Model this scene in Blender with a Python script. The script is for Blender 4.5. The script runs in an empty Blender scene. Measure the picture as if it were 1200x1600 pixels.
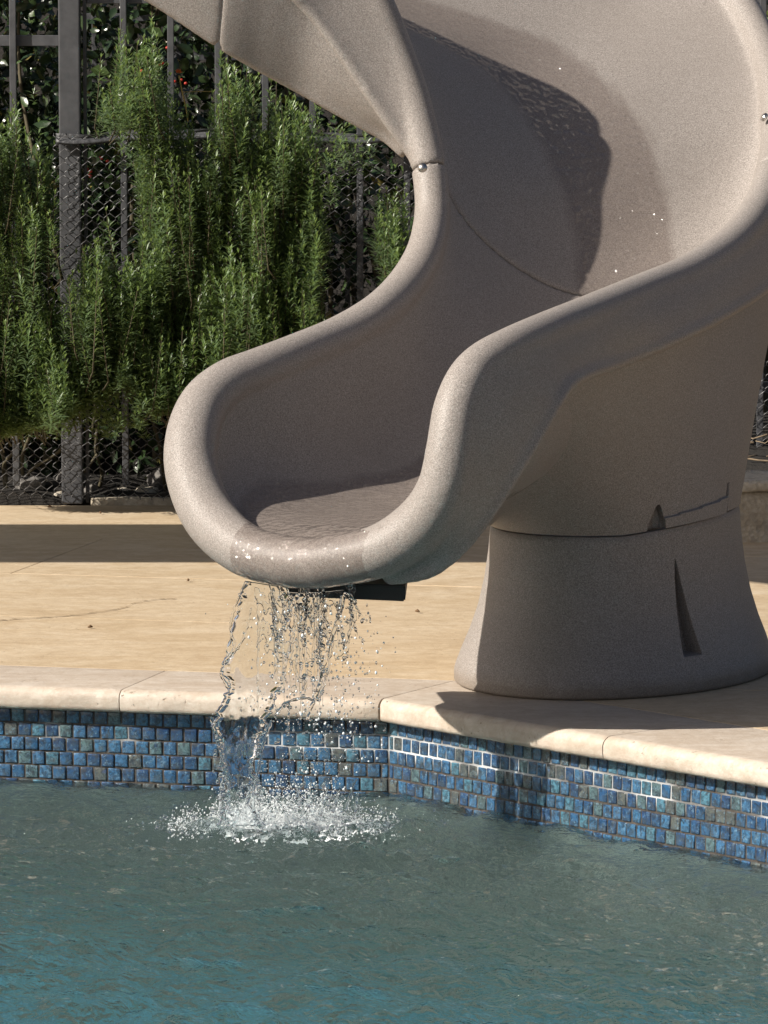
import bpy, bmesh, math, random
import numpy as np
from mathutils import Vector, Matrix, noise as mnoise
from mathutils.kdtree import KDTree

S = bpy.context.scene
COL = S.collection
rng = np.random.default_rng(11)
random.seed(11)
R = math.radians

# ---------------------------------------------------------------- camera, sky, sun, exposure
F_PIX, PITCH, EYE = 7500.0, math.atan(800 / 7500.0), Vector((0, 0, 1.45))
cam_d = bpy.data.cameras.new('camera')
cam = bpy.data.objects.new('camera', cam_d); COL.objects.link(cam)
cam.location = EYE
cam.rotation_euler = (math.pi / 2 - PITCH, 0, 0)
cam_d.sensor_fit = 'VERTICAL'; cam_d.sensor_height = 36.0; cam_d.sensor_width = 27.0
cam_d.lens = F_PIX / 1600 * 36.0
cam_d.clip_start = 0.1; cam_d.clip_end = 500
S.camera = cam

SUN_AZ, SUN_EL = R(115), R(35)
SUN_DIR = Vector((-math.sin(SUN_AZ)*math.cos(SUN_EL), math.cos(SUN_AZ)*math.cos(SUN_EL), math.sin(SUN_EL)))      # towards the sun
world = bpy.data.worlds.new('World'); S.world = world; world.use_nodes = True
wn = world.node_tree.nodes; wl = world.node_tree.links
sky = wn.new('ShaderNodeTexSky'); sky.sky_type = 'NISHITA'; sky.sun_disc = False
sky.air_density = 0.8; sky.dust_density = 3.0; sky.ozone_density = 0.6
sky.sun_elevation = math.asin(SUN_DIR.z)
sky.sun_rotation = math.atan2(SUN_DIR.x, SUN_DIR.y)
wl.new(sky.outputs[0], wn['Background'].inputs[0])
wn['Background'].inputs[1].default_value = 0.05
sun_d = bpy.data.lights.new('sun', 'SUN'); sun_d.energy = 5.0; sun_d.angle = R(0.5)
sun_d.color = (1.0, 0.93, 0.83)
sun = bpy.data.objects.new('sun', sun_d); COL.objects.link(sun)
sun.rotation_euler = SUN_DIR.to_track_quat('Z', 'Y').to_euler()
sun.location = (-6, -4, 8)
S.view_settings.view_transform = 'Standard'; S.view_settings.look = 'None'
S.view_settings.gamma = 1; S.view_settings.use_curve_mapping = False
S.view_settings.exposure = 0.60
S.cycles.max_bounces = 10; S.cycles.transmission_bounces = 10; S.cycles.transparent_max_bounces = 8
S.cycles.glossy_bounces = 4; S.cycles.diffuse_bounces = 4
S.cycles.sample_clamp_indirect = 6

FWD = Vector((0, math.cos(PITCH), -math.sin(PITCH))); UP = Vector((0, math.sin(PITCH), math.cos(PITCH)))
def at(px, py, y):
    """world point at depth y that the survey of the photograph puts at (px, py)"""
    d = FWD + UP * ((800 - py) / F_PIX) + Vector((1, 0, 0)) * ((px - 600) / F_PIX)
    return EYE + d * (y / d.y)

# ---------------------------------------------------------------- helpers
def thing(name, label, cat, loc=(0, 0, 0), group=None, kind=None):
    o = bpy.data.objects.new(name, None); COL.objects.link(o); o.location = loc
    o.empty_display_size = 0.1
    tag(o, label, cat, group, kind)
    return o
def tag(o, label=None, cat=None, group=None, kind=None):
    if label: o['label'] = label
    if cat: o['category'] = cat
    if group: o['group'] = group
    if kind: o['kind'] = kind
    return o
def link(name, me, mat=None, parent=None):
    o = bpy.data.objects.new(name, me); COL.objects.link(o)
    if mat and not me.materials: me.materials.append(mat)
    if parent is not None:
        o.parent = parent
        l = Vector((0, 0, 0)); q = parent
        while q is not None: l = l + q.location; q = q.parent
        o.matrix_parent_inverse = Matrix.Translation(-l)
    return o
def mesh(name, verts, faces, mat=None, parent=None, smooth=False):
    me = bpy.data.meshes.new(name)
    me.from_pydata([tuple(v) for v in verts], [], [tuple(int(i) for i in f) for f in faces])
    if smooth: me.polygons.foreach_set('use_smooth', [True] * len(me.polygons))
    me.update()
    return link(name, me, mat, parent)
def np_mesh(name, V, Fc, mat=None, parent=None, smooth=False, attrs=None):
    """V (n,3), Fc (m,k) equal sized faces; fast"""
    V = np.asarray(V, np.float32); Fc = np.asarray(Fc, np.int32)
    me = bpy.data.meshes.new(name)
    me.vertices.add(len(V)); me.vertices.foreach_set('co', V.ravel())
    m, k = Fc.shape
    me.loops.add(m * k); me.loops.foreach_set('vertex_index', Fc.ravel())
    me.polygons.add(m)
    me.polygons.foreach_set('loop_start', np.arange(0, m * k, k, dtype=np.int32))
    me.polygons.foreach_set('loop_total', np.full(m, k, np.int32))
    if smooth: me.polygons.foreach_set('use_smooth', np.ones(m, bool))
    for an, av in (attrs or {}).items():
        a = me.attributes.new(an, 'FLOAT', 'POINT'); a.data.foreach_set('value', np.asarray(av, np.float32))
    me.update(calc_edges=True); me.validate()
    return link(name, me, mat, parent)
def bm_obj(name, bm, mat=None, parent=None, smooth=False):
    me = bpy.data.meshes.new(name); bm.to_mesh(me); bm.free()
    if smooth: me.polygons.foreach_set('use_smooth', [True] * len(me.polygons))
    return link(name, me, mat, parent)
def box_bm(bm, x0, x1, y0, y1, z0, z1, bev=0.0):
    v = [bm.verts.new(p) for p in ((x0,y0,z0),(x1,y0,z0),(x1,y1,z0),(x0,y1,z0),(x0,y0,z1),(x1,y0,z1),(x1,y1,z1),(x0,y1,z1))]
    fs = [bm.faces.new([v[i] for i in f]) for f in ((3,2,1,0),(4,5,6,7),(0,1,5,4),(1,2,6,5),(2,3,7,6),(3,0,4,7))]
    if bev:
        es = list({e for f in fs for e in f.edges})
        bmesh.ops.bevel(bm, geom=es, offset=bev, segments=2, profile=0.6, affect='EDGES')
def grid_faces(n, m, wrap_m=False):
    i, j = np.meshgrid(np.arange(n - 1), np.arange(m if wrap_m else m - 1), indexing='ij')
    j2 = (j + 1) % m
    return np.stack([i*m + j, i*m + j2, (i+1)*m + j2, (i+1)*m + j], -1).reshape(-1, 4)
def catmull(P, n, closed=False):
    """resample the rows of P (any width) to n rows"""
    P = np.asarray(P, float); k = len(P)
    t = np.linspace(0, k - 1, n); i = np.minimum(t.astype(int), k - 2); f = (t - i)[:, None]
    g = lambda a: P[np.clip(a, 0, k - 1)]
    p0 = np.where((i == 0)[:, None], 2*P[0] - P[1], g(i - 1)); p1, p2 = g(i), g(i + 1)
    p3 = np.where((i + 2 > k - 1)[:, None], 2*P[-1] - P[-2], g(i + 2))
    return 0.5*(2*p1 + (p2 - p0)*f + (2*p0 - 5*p1 + 4*p2 - p3)*f**2 + (3*p1 - p0 - 3*p2 + p3)*f**3)
def tube_np(P, rad, k=8, cap=True):
    """quads of a tube along P with per point radius -> V, F (quads)"""
    P = np.asarray(P, float); n = len(P); rad = np.broadcast_to(rad, (n,))
    T = np.gradient(P, axis=0); T /= np.linalg.norm(T, axis=1, keepdims=True) + 1e-9
    ref = np.array([0.3, 0.2, 1.0]) if abs(T[:, 2]).mean() < .8 else np.array([1.0, .3, 0])
    A = np.cross(T, ref); A /= np.linalg.norm(A, axis=1, keepdims=True) + 1e-9
    B = np.cross(T, A)
    th = np.linspace(0, 2*np.pi, k, endpoint=False)
    V = P[:, None] + rad[:, None, None]*(np.cos(th)[None, :, None]*A[:, None] + np.sin(th)[None, :, None]*B[:, None])
    V = V.reshape(-1, 3); Fc = grid_faces(n, k, True)
    if cap:
        V = np.vstack([V, P[:1], P[-1:]]); a, b = n*k, n*k + 1
        j = np.arange(k); j2 = (j + 1) % k
        Fc = np.vstack([Fc, np.stack([j2, j, np.full(k, a), np.full(k, a)], -1), np.stack([(n-1)*k + j, (n-1)*k + j2, np.full(k, b), np.full(k, b)], -1)])
    return V, Fc
class Acc:
    """collects quads (a repeated last index is a triangle)"""
    def __init__(s): s.V = []; s.F = []; s.n = 0
    def add(s, V, Fc):
        s.V.append(np.asarray(V, float)); s.F.append(np.asarray(Fc, int) + s.n); s.n += len(V)
    def arrays(s): return np.vstack(s.V), np.vstack(s.F)
    def pydata(s):
        V, Fc = s.arrays()
        return V, [f[:3] if f[2] == f[3] else f for f in Fc.tolist()]
    def build(s, name, mat=None, parent=None, smooth=True):
        V, Fc = s.pydata(); return mesh(name, V, Fc, mat, parent, smooth)

# ---------------------------------------------------------------- materials
def M(name):
    m = bpy.data.materials.new(name); m.use_nodes = True
    return m, m.node_tree.nodes, m.node_tree.links, m.node_tree.nodes['Principled BSDF']
class NB:
    """short hand for building node graphs"""
    def __init__(s, name):
        s.m, s.n, s.l, s.p = M(name)
        s.tc = s.n.new('ShaderNodeTexCoord')
    def coord(s, scale=(1, 1, 1), rot=(0, 0, 0), loc=None, src='Object'):
        mp = s.n.new('ShaderNodeMapping'); mp.inputs['Scale'].default_value = scale
        mp.inputs['Rotation'].default_value = rot
        s.l.new(s.tc.outputs[src], mp.inputs['Vector'])
        return mp.outputs[0]
    def noise(s, vec, scale, detail=4, rough=.55, dist=0.0):
        t = s.n.new('ShaderNodeTexNoise'); t.inputs['Scale'].default_value = scale
        t.inputs['Detail'].default_value = detail; t.inputs['Roughness'].default_value = rough
        t.inputs['Distortion'].default_value = dist
        s.l.new(vec, t.inputs['Vector']); return t.outputs[0]
    def voronoi(s, vec, scale, out=0, feature='F1', rand=1.0):
        t = s.n.new('ShaderNodeTexVoronoi'); t.feature = feature; t.inputs['Scale'].default_value = scale
        t.inputs['Randomness'].default_value = rand
        s.l.new(vec, t.inputs['Vector']); return t.outputs[out]
    def ramp(s, fac, stops, mode='LINEAR'):
        r = s.n.new('ShaderNodeValToRGB'); r.color_ramp.interpolation = mode
        e = r.color_ramp.elements
        while len(e) < len(stops): e.new(.5)
        for i, (p, c) in enumerate(stops):
            e[i].position = p; e[i].color = (c, c, c, 1) if isinstance(c, (int, float)) else (*c, 1)
        s.l.new(fac, r.inputs[0]); return r.outputs[0]
    def mix(s, fac, a, b, mode='MIX'):
        x = s.n.new('ShaderNodeMix'); x.data_type = 'RGBA'; x.blend_type = mode
        for sock, v in ((x.inputs[0], fac), (x.inputs[6], a), (x.inputs[7], b)):
            if isinstance(v, (int, float)): sock.default_value = v
            elif isinstance(v, tuple): sock.default_value = (*v, 1)
            else: s.l.new(v, sock)
        return x.outputs[2]
    def math(s, op, a, b=0.0, clamp=False):
        x = s.n.new('ShaderNodeMath'); x.operation = op; x.use_clamp = clamp
        for sock, v in ((x.inputs[0], a), (x.inputs[1], b)):
            if isinstance(v, (int, float)): sock.default_value = v
            else: s.l.new(v, sock)
        return x.outputs[0]
    def attr(s, name):
        a = s.n.new('ShaderNodeAttribute'); a.attribute_name = name; return a.outputs['Fac']
    def rand(s):
        return s.n.new('ShaderNodeObjectInfo').outputs['Random']
    def bump(s, h, strength=.3, dist=.01, normal=None):
        b = s.n.new('ShaderNodeBump'); b.inputs['Strength'].default_value = strength; b.inputs['Distance'].default_value = dist
        s.l.new(h, b.inputs['Height'])
        if normal is not None: s.l.new(normal, b.inputs['Normal'])
        return b.outputs[0]
    def out(s, color=None, rough=None, normal=None, **kw):
        for k, v in (('Base Color', color), ('Roughness', rough), ('Normal', normal)):
            if v is None: continue
            if isinstance(v, (int, float)): s.p.inputs[k].default_value = v
            elif isinstance(v, tuple): s.p.inputs[k].default_value = (*v, 1)
            else: s.l.new(v, s.p.inputs[k])
        for k, v in kw.items():
            k = k.replace('_', ' ')
            if isinstance(v, (int, float, tuple)): s.p.inputs[k].default_value = v
            else: s.l.new(v, s.p.inputs[k])
        return s.m

def mat_plastic(name, wet):
    b = NB(name); v = b.coord()
    sp = b.noise(v, 390, 3, .78)
    big = b.noise(v, 3.0, 4, .6)
    col = b.ramp(sp, [(.34, (.136, .119, .108)), (.50, (.252, .226, .207)), (.66, (.405, .370, .344))])
    col = b.mix(b.ramp(big, [(.35, 0.0), (.7, .35)]), col, (.215, .188, .168))
    # faint rubbed and scuffed streaks
    scuff = b.noise(b.coord((7, 7, 26)), 4.0, 6, .7)
    col = b.mix(b.ramp(scuff, [(.58, 0.0), (.72, .26)]), col, (.40, .36, .325))
    zc = b.n.new('ShaderNodeSeparateXYZ'); b.l.new(b.tc.outputs['Object'], zc.inputs[0])
    grime = b.math('MULTIPLY', b.ramp(b.math('ADD', zc.outputs[2], b.math('MULTIPLY', b.noise(v, 14, 5, .7), .06)), [(.035, 1.0), (.075, 0.0)]), .6)
    col = b.mix(grime, col, (.15, .115, .08))
    spots = b.math('MULTIPLY', b.ramp(b.noise(v, 55, 2, .5), [(.70, 0.0), (.74, 1.0)]), b.ramp(b.noise(v, 5, 3), [(.5, 0), (.65, .55)]))
    col = b.mix(spots, col, (.12, .10, .088))
    h = b.mix(.5, b.noise(v, 190, 2, .6), b.noise(v, 420, 2, .6))
    nrm = b.bump(h, .42, .0016)
    if not wet: return b.out(col, .52, nrm, Specular_IOR_Level=.35)
    w = b.ramp(b.math('ADD', b.attr('wet'), b.math('MULTIPLY', b.math('SUBTRACT', b.noise(v, 9, 3, .55), .5), .30)), [(.40, 0.0), (.60, 1.0)])
    wcol = b.mix(1.0, col, (.72, .68, .66), 'MULTIPLY')
    col2 = b.mix(w, col, wcol)
    rip = b.mix(.4, b.noise(v, 30, 1, .4, .1), b.noise(v, 78, 0.5, .4, .1))
    n2 = b.bump(rip, b.math('MULTIPLY', w, .42), .012, nrm) if False else None
    bb = b.n.new('ShaderNodeBump'); bb.inputs['Distance'].default_value = .034
    b.l.new(b.math('MULTIPLY', w, .95), bb.inputs['Strength']); b.l.new(rip, bb.inputs['Height'])
    return b.out(col2, b.ramp(w, [(0, .52), (1, .50)]), nrm, Specular_IOR_Level=.35,
                 Coat_Weight=w, Coat_Roughness=.05, Coat_IOR=1.33, Coat_Normal=bb.outputs[0])
MAT = {}
MAT['plastic'] = mat_plastic('speckled_plastic', False)
MAT['plastic_wet'] = mat_plastic('speckled_plastic_wetted', True)
b = NB('steel'); MAT['steel'] = b.out((.55, .52, .48), .28, None, Metallic=1.0)
b = NB('dark_rubber'); MAT['rubber'] = b.out((.010, .011, .012), .5)
b = NB('fence_paint'); v = b.coord()
MAT['fence'] = b.out(b.ramp(b.noise(v, 30, 5), [(.3, (.052, .054, .060)), (.7, (.085, .087, .094))]), .48, b.bump(b.noise(v, 160, 2), .12, .002))
b = NB('wire'); MAT['wire'] = b.out((.15, .15, .155), .42, None, Metallic=.6)
# ---------------------------------------------------------------- setting: pool walls, coping, deck, water
WALL_A, WALL_B, WALL_C = Vector((-0.812, 10.154, 0)), Vector((0.0106, 9.956, 0)), Vector((0.73, 9.13, 0))
dL = (WALL_B - WALL_A).normalized(); dR = (WALL_C - WALL_B).normalized()
nL = Vector((-dL.y, dL.x, 0)); nR = Vector((-dR.y, dR.x, 0))          # away from the water
WL0 = WALL_B - dL * 3.2; WR1 = WALL_B + dR * 5.0
WATER_Z = -0.208

def mat_travertine(name, base, dark, light, sx, hole):
    b = NB(name); vs = b.coord((1.3, sx, 6)); v = b.coord()
    warp = b.noise(v, 1.4, 3)
    st = b.noise(vs, 3.2, 9, .68, .8)
    st2 = b.noise(b.coord((2.2, sx*3.2, 8)), 6.0, 6, .7, .4)
    col = b.ramp(st, [(.28, dark), (.48, base), (.7, light)])
    col = b.mix(b.ramp(st2, [(.52, 0.0), (.72, .75)]), col, dark)
    col = b.mix(b.ramp(warp, [(.35, 0), (.7, .38)]), col, light)
    pits = b.ramp(b.noise(b.coord((40, 70 if sx > 2 else 46, 46)), 1.6, 3, .6), [(.30, 1.0), (.37, 0.0)])
    pm = b.math('MULTIPLY', pits, b.ramp(b.noise(v, 7, 3), [(.46, 0), (.62, hole)]))
    rnd = b.rand()
    col = b.mix(b.math('MULTIPLY', rnd, .18), col, light)
    col = b.mix(pm, col, (.16, .115, .07))
    fine = b.noise(v, 110, 4, .7)
    col = b.mix(b.ramp(fine, [(.35, .3), (.6, 0)]), col, dark)
    mott = b.noise(v, 26, 5, .7)
    col = b.mix(b.ramp(mott, [(.40, .45), (.58, 0)]), col, dark)
    cloud = b.noise(b.coord((1, 1.6, 1)), 3.2, 6, .7, .6)
    col = b.mix(b.ramp(cloud, [(.52, 0), (.70, .5)]), col, light)
    col = b.mix(b.ramp(b.noise(b.coord((1.6, 4.5, 1)), 4.5, 7, .75, 1.5), [(.58, 0), (.63, .45), (.68, 0)]), col, dark)
    h = b.math('SUBTRACT', b.math('ADD', b.math('ADD', b.math('MULTIPLY', st2, .5), b.math('MULTIPLY', fine, .35)), b.math('MULTIPLY', mott, .5)), b.math('MULTIPLY', pm, 1.6))
    return b.out(col, .62, b.bump(h, .5, .004))
MAT['deck'] = mat_travertine('deck_travertine', (.525, .41, .268), (.385, .28, .17), (.62, .52, .385), 2.6, .8)
MAT['coping'] = mat_travertine('coping_travertine', (.475, .405, .335), (.35, .275, .205), (.56, .505, .44), 4.0, 1.0)
b = NB('joint_grout'); v = b.coord(); MAT['joint'] = b.out(b.ramp(b.noise(v, 60, 4), [(.3, (.30, .22, .135)), (.7, (.46, .35, .22))]), .85)

# deck base: one sheet behind the pool walls, running on to the horizon
zb = -0.012
deck_poly = [(-90, WL0.y + .02, zb)]
off = 0.06
pL = WALL_B + nL * off; pR = WALL_B + nR * off
deck_poly = [tuple((WL0 + nL*off).xy) + (zb,), (WALL_B.x + .03, WALL_B.y + .07, zb), tuple((WR1 + nR*off).xy) + (zb,), (90, WR1.y, zb), (90, 140, zb), (-90, 140, zb), (-90, WL0.y + .1, zb)]
ground = mesh('ground', deck_poly, [list(range(len(deck_poly)))], MAT['joint'])
tag(ground, 'bedding under the travertine terrace reaching back behind the fence', None, None, 'structure')
del ground['label']
g2 = [(-90, -60, zb), (90, -60, zb), (90, -6, zb), (-90, -6, zb)]
fs = mesh('terrace', g2 + [(-90, -6, zb), (-6, -6, zb), (-6, WL0.y + .1, zb), (-90, WL0.y + .1, zb)], [(0, 1, 2, 3), (4, 5, 6, 7)], MAT['deck']); tag(fs, kind='structure')

deck = bpy.data.objects.new('deck', None); COL.objects.link(deck); tag(deck, kind='structure')
CW = 0.262
def clip_poly(poly, p, n):
    """keep the side where (x-p).n >= 0"""
    out = []
    for i in range(len(poly)):
        a, c = poly[i], poly[(i+1) % len(poly)]
        da, dc = (a - p).dot(n), (c - p).dot(n)
        if da >= 0: out.append(a)
        if (da >= 0) != (dc >= 0): out.append(a + (c - a) * (da / (da - dc)))
    return out
def slab(name, poly, z0, z1, mat, parent, bev=.003):
    bm = bmesh.new()
    vb = [bm.verts.new((p.x, p.y, z0)) for p in poly]; vt = [bm.verts.new((p.x, p.y, z1)) for p in poly]
    n = len(poly); bm.faces.new(vb[::-1]); top = bm.faces.new(vt)
    for i in range(n): bm.faces.new((vb[i], vb[(i+1) % n], vt[(i+1) % n], vt[i]))
    if bev: bmesh.ops.bevel(bm, geom=list(top.edges), offset=bev, segments=2, profile=.5, affect='EDGES')
    bmesh.ops.recalc_face_normals(bm, faces=bm.faces)
    return bm_obj(name, bm, mat, parent)
# pavers in courses parallel to the left coping
pw, ph, gap = 1.62, 0.81, 0.0008
org = WALL_B + nL * (CW + .0)
for r_ in range(0, 7):
    for c_ in range(-4, 4):
        s0 = c_ * pw + (r_ % 2) * pw * .5 + .18
        if r_ * ph > 3.4: continue
        q = [org + dL*(s0 + gap) + nL*(r_*ph + gap), org + dL*(s0 + pw - gap) + nL*(r_*ph + gap),
             org + dL*(s0 + pw - gap) + nL*((r_+1)*ph - gap), org + dL*(s0 + gap) + nL*((r_+1)*ph - gap)]
        q = clip_poly(q, Vector((0, 13.78, 0)), Vector((0, -1, 0)))
        if len(q) < 3: continue
        cx = sum(p.x for p in q)/len(q)
        if abs(cx) > 3: continue
        o = slab('paver', q, -.03, 0.0 + random.uniform(-.0008, .0008), MAT['deck'], deck, .002)
# more pavers in front of the first course on the right hand terrace
for r_ in range(1, 9):
    for c_ in range(-1, 4):
        s0 = c_ * pw + (r_ % 2) * pw * .5 + .18
        q = [org + dL*(s0 + gap) - nL*(r_*ph - gap), org + dL*(s0 + pw - gap) - nL*(r_*ph - gap),
             org + dL*(s0 + pw - gap) - nL*((r_-1)*ph + gap), org + dL*(s0 + gap) - nL*((r_-1)*ph + gap)]
        q = clip_poly(q, WALL_B + nR*(CW + gap), nR)
        if len(q) < 3: continue
        slab('paver', q, -.03, random.uniform(-.0008, .0008), MAT['deck'], deck, .002)
# hairline crack across the pavers on the left
ck = [at(x, y, 1.45*F_PIX/y) for x, y in ((-40, 980), (0, 973), (60, 969), (110, 965), (170, 957), (197, 952), (210, 945), (245, 940), (275, 938))]
ck = catmull([(p.x, p.y, 0) for p in ck], 60)
ck[:, 1] += rng.normal(0, .006, 60)
wv = .0012 + rng.random(60) * .0022
Vc = np.zeros((120, 3)); Vc[0::2] = ck; Vc[1::2] = ck; Vc[1::2, 1] += wv*3.0; Vc[:, 2] = .0022
b = NB('crack_dirt'); MAT['crack'] = b.out((.21, .145, .085), .9)
crack = mesh('crack', Vc, [(2*i, 2*i+2, 2*i+3, 2*i+1) for i in range(59)], MAT['crack'], deck)
# little twigs and leaf bits blown on the terrace
b = NB('dry_leaf'); MAT['dry'] = b.out((.13, .075, .035), .8)
bits = Acc()
for px, py in ((78, 794), (157, 804), (294, 911), (141, 985), (652, 960)):
    P = at(px, py, 1.45*F_PIX/py); P.z = .004; a = random.random()*6.28; l = random.uniform(.004, .007)
    V, Fc = tube_np([P + Vector((math.cos(a)*l*t, math.sin(a)*l*t, .002*(1-abs(t)))) for t in (-1, 0, 1)], [.0015, .004, .001], 5)
    bits.add(V, Fc)
o = bits.build('leaf_litter', MAT['dry']); tag(o, 'tiny dry leaf bits scattered on the pale terrace paving', 'leaf litter', None, 'stuff')

# coping: bullnosed stones along both walls
coping = bpy.data.objects.new('pool_coping', None); COL.objects.link(coping); tag(coping, kind='structure')
def coping_stone(p0, d, n, s0, s1, m0=0.0, m1=0.0):
    """stone from s0 to s1 along d; m0/m1 = mitre slope of its ends (shift of s per metre back from the wall)"""
    T = .050; r = .025
    prof = [(CW - gap*.5, -T), (-.018, -T)]
    for a in np.linspace(-90, 0, 4): prof.append((-.030 - .013*math.cos(R(a)), -T + .013 + .013*math.sin(R(a))))
    for a in np.linspace(0, 90, 5): prof.append((-.022 - .021*math.cos(R(a)), -.021 + .021*math.sin(R(a))))
    prof += [(CW - gap*.5 - .002, 0), (CW - gap*.5, -.002)]
    ns = max(8, int((s1 - s0) / .02)); V = []
    for i in range(ns + 1):
        f = i / ns
        for k, (q, z) in enumerate(prof):
            a0, a1 = s0 + .0011 + m0*q, s1 - .0011 + m1*q
            s = a0 + (a1 - a0)*f
            if i in (0, ns) and 1 < k < len(prof) - 2: q2, z2 = q + .003 * (1 if q < 0 else 0), z * 1.0 - (.002 if z > -.01 else 0)
            else: q2, z2 = q, z
            w = p0 + d*s + n*q2
            if 1 < k < 11:
                nn = mnoise.noise(Vector((w.x*14, w.y*14, z*18 + 3)))*.0040 + mnoise.noise(Vector((w.x*60, w.y*60, z*60)))*.0022
                w = w - n*nn
            V.append((w.x, w.y, z2))
    m = len(prof)
    Fc = grid_faces(ns + 1, m, True)
    me = [tuple(f) for f in Fc.tolist()] + [tuple(range(m)), tuple(range(ns*m + m - 1, ns*m - 1, -1))]
    o = mesh('coping_stone', V, me, MAT['coping'], coping)
    bm = bmesh.new(); bm.from_mesh(o.data); bmesh.ops.recalc_face_normals(bm, faces=bm.faces)
    for f in bm.faces: f.smooth = len(f.verts) == 4
    for e in bm.edges:
        if len(e.link_faces) == 2 and e.calc_face_angle() > .7: e.smooth = False
    bm.to_mesh(o.data); bm.free()
    return o
# the corner is reflex seen from the terrace: mitre along the bisector
ang = math.acos(max(-1, min(1, dL.dot(dR)))) / 2
mt = math.tan(ang)
coping_stone(WALL_B, dL, nL, -.575, 0, 0.05, mt)
coping_stone(WALL_B, dL, nL, -1.14, -.575, 0, .05)
coping_stone(WALL_B, dL, nL, -1.70, -1.14)
coping_stone(WALL_B, dL, nL, -2.26, -1.70)
coping_stone(WALL_B, dL, nL, -2.82, -2.26)
coping_stone(WALL_B, dR, nR, 0, .69, -mt, .02)
for k in range(7): coping_stone(WALL_B, dR, nR, .69 + k*.56, .69 + (k+1)*.56, .02 if k == 0 else 0, 0)

# waterline tiles
b = NB('tile_grout'); v = b.coord(); zc = b.n.new('ShaderNodeSeparateXYZ'); b.l.new(b.tc.outputs['Object'], zc.inputs[0])
lime = b.math('MULTIPLY', b.ramp(b.math('MULTIPLY', zc.outputs[2], -1.0), [(.074, 0), (.086, 1), (.118, 1), (.135, 0)]), b.ramp(b.noise(v, 5, 3), [(.40, 0), (.62, 1)]))
MAT['grout'] = b.out(b.mix(lime, b.ramp(b.noise(v, 90, 4), [(.3, (.022, .020, .018)), (.7, (.075, .062, .052))]), (.54, .56, .58)), .8, b.bump(b.noise(v, 150, 3), .4, .003))
def mat_tile():
    b = NB('glass_tile'); v = b.tc.outputs['Object']; rnd = b.rand()
    va = b.n.new('ShaderNodeVectorMath'); va.operation = 'ADD'; cb = b.n.new('ShaderNodeCombineXYZ')
    b.l.new(b.math('MULTIPLY', rnd, 61.0), cb.inputs[0]); b.l.new(b.math('MULTIPLY', rnd, 23.0), cb.inputs[2])
    b.l.new(v, va.inputs[0]); b.l.new(cb.outputs[0], va.inputs[1]); w = va.outputs[0]
    base = b.ramp(rnd, [(0, (.020, .070, .165)), (.14, (.040, .125, .250)), (.30, (.065, .180, .250)), (.42, (.022, .088, .195)),
                        (.56, (.085, .145, .155)), (.66, (.042, .140, .270)), (.78, (.095, .105, .095)), (.86, (.018, .058, .145)), (1.0, (.060, .155, .220))], 'CONSTANT')
    mot = b.noise(w, 75, 5, .7, 1.2)
    col = b.mix(b.ramp(mot, [(.38, .9), (.60, 0)]), base, (.012, .020, .035))
    col = b.mix(b.ramp(b.noise(w, 130, 4, .7), [(.55, 0), (.70, .7)]), col, (.16, .27, .36))
    col = b.mix(b.ramp(b.noise(w, 38, 4, .6), [(.62, 0), (.76, .7)]), col, (.02, .085, .28))
    col = b.mix(b.ramp(b.noise(w, 30, 5, .75), [(.36, .7), (.50, 0)]), col, (.045, .05, .05))
    col = b.mix(b.ramp(b.noise(v, 11, 5, .7), [(.5, 0), (.8, .28)]), col, (.26, .31, .34))
    return b.out(col, .16, b.bump(b.mix(.5, mot, b.noise(w, 300, 2)), .16, .002), Specular_IOR_Level=.6, Coat_Weight=.6, Coat_Roughness=.06)
MAT['tile'] = mat_tile()
def tile_mesh(w, h, k):
    bm = bmesh.new()
    j = lambda s: random.uniform(-s, s)
    q = [(-w/2 + j(.0008), -h/2 + j(.0008)), (w/2 + j(.0008), -h/2 + j(.0008)), (w/2 + j(.0008), h/2 + j(.0008)), (-w/2 + j(.0008), h/2 + j(.0008))]
    vb = [bm.verts.new((x, 0.004, z)) for x, z in q]; vt = [bm.verts.new((x, -.0035, z)) for x, z in q]
    top = bm.faces.new(vt)
    for i in range(4): bm.faces.new((vb[i], vb[(i+1) % 4], vt[(i+1) % 4], vt[i]))
    bmesh.ops.bevel(bm, geom=list(top.edges) + [e for e in bm.edges if abs(e.verts[0].co.y - e.verts[1].co.y) > .005], offset=.0022, segments=2, profile=.6, affect='EDGES')
    bmesh.ops.recalc_face_normals(bm, faces=bm.faces)
    me = bpy.data.meshes.new('tile'); bm.to_mesh(me); bm.free(); me.materials.append(MAT['tile'])
    me.polygons.foreach_set('use_smooth', [True]*len(me.polygons))
    return me
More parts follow.
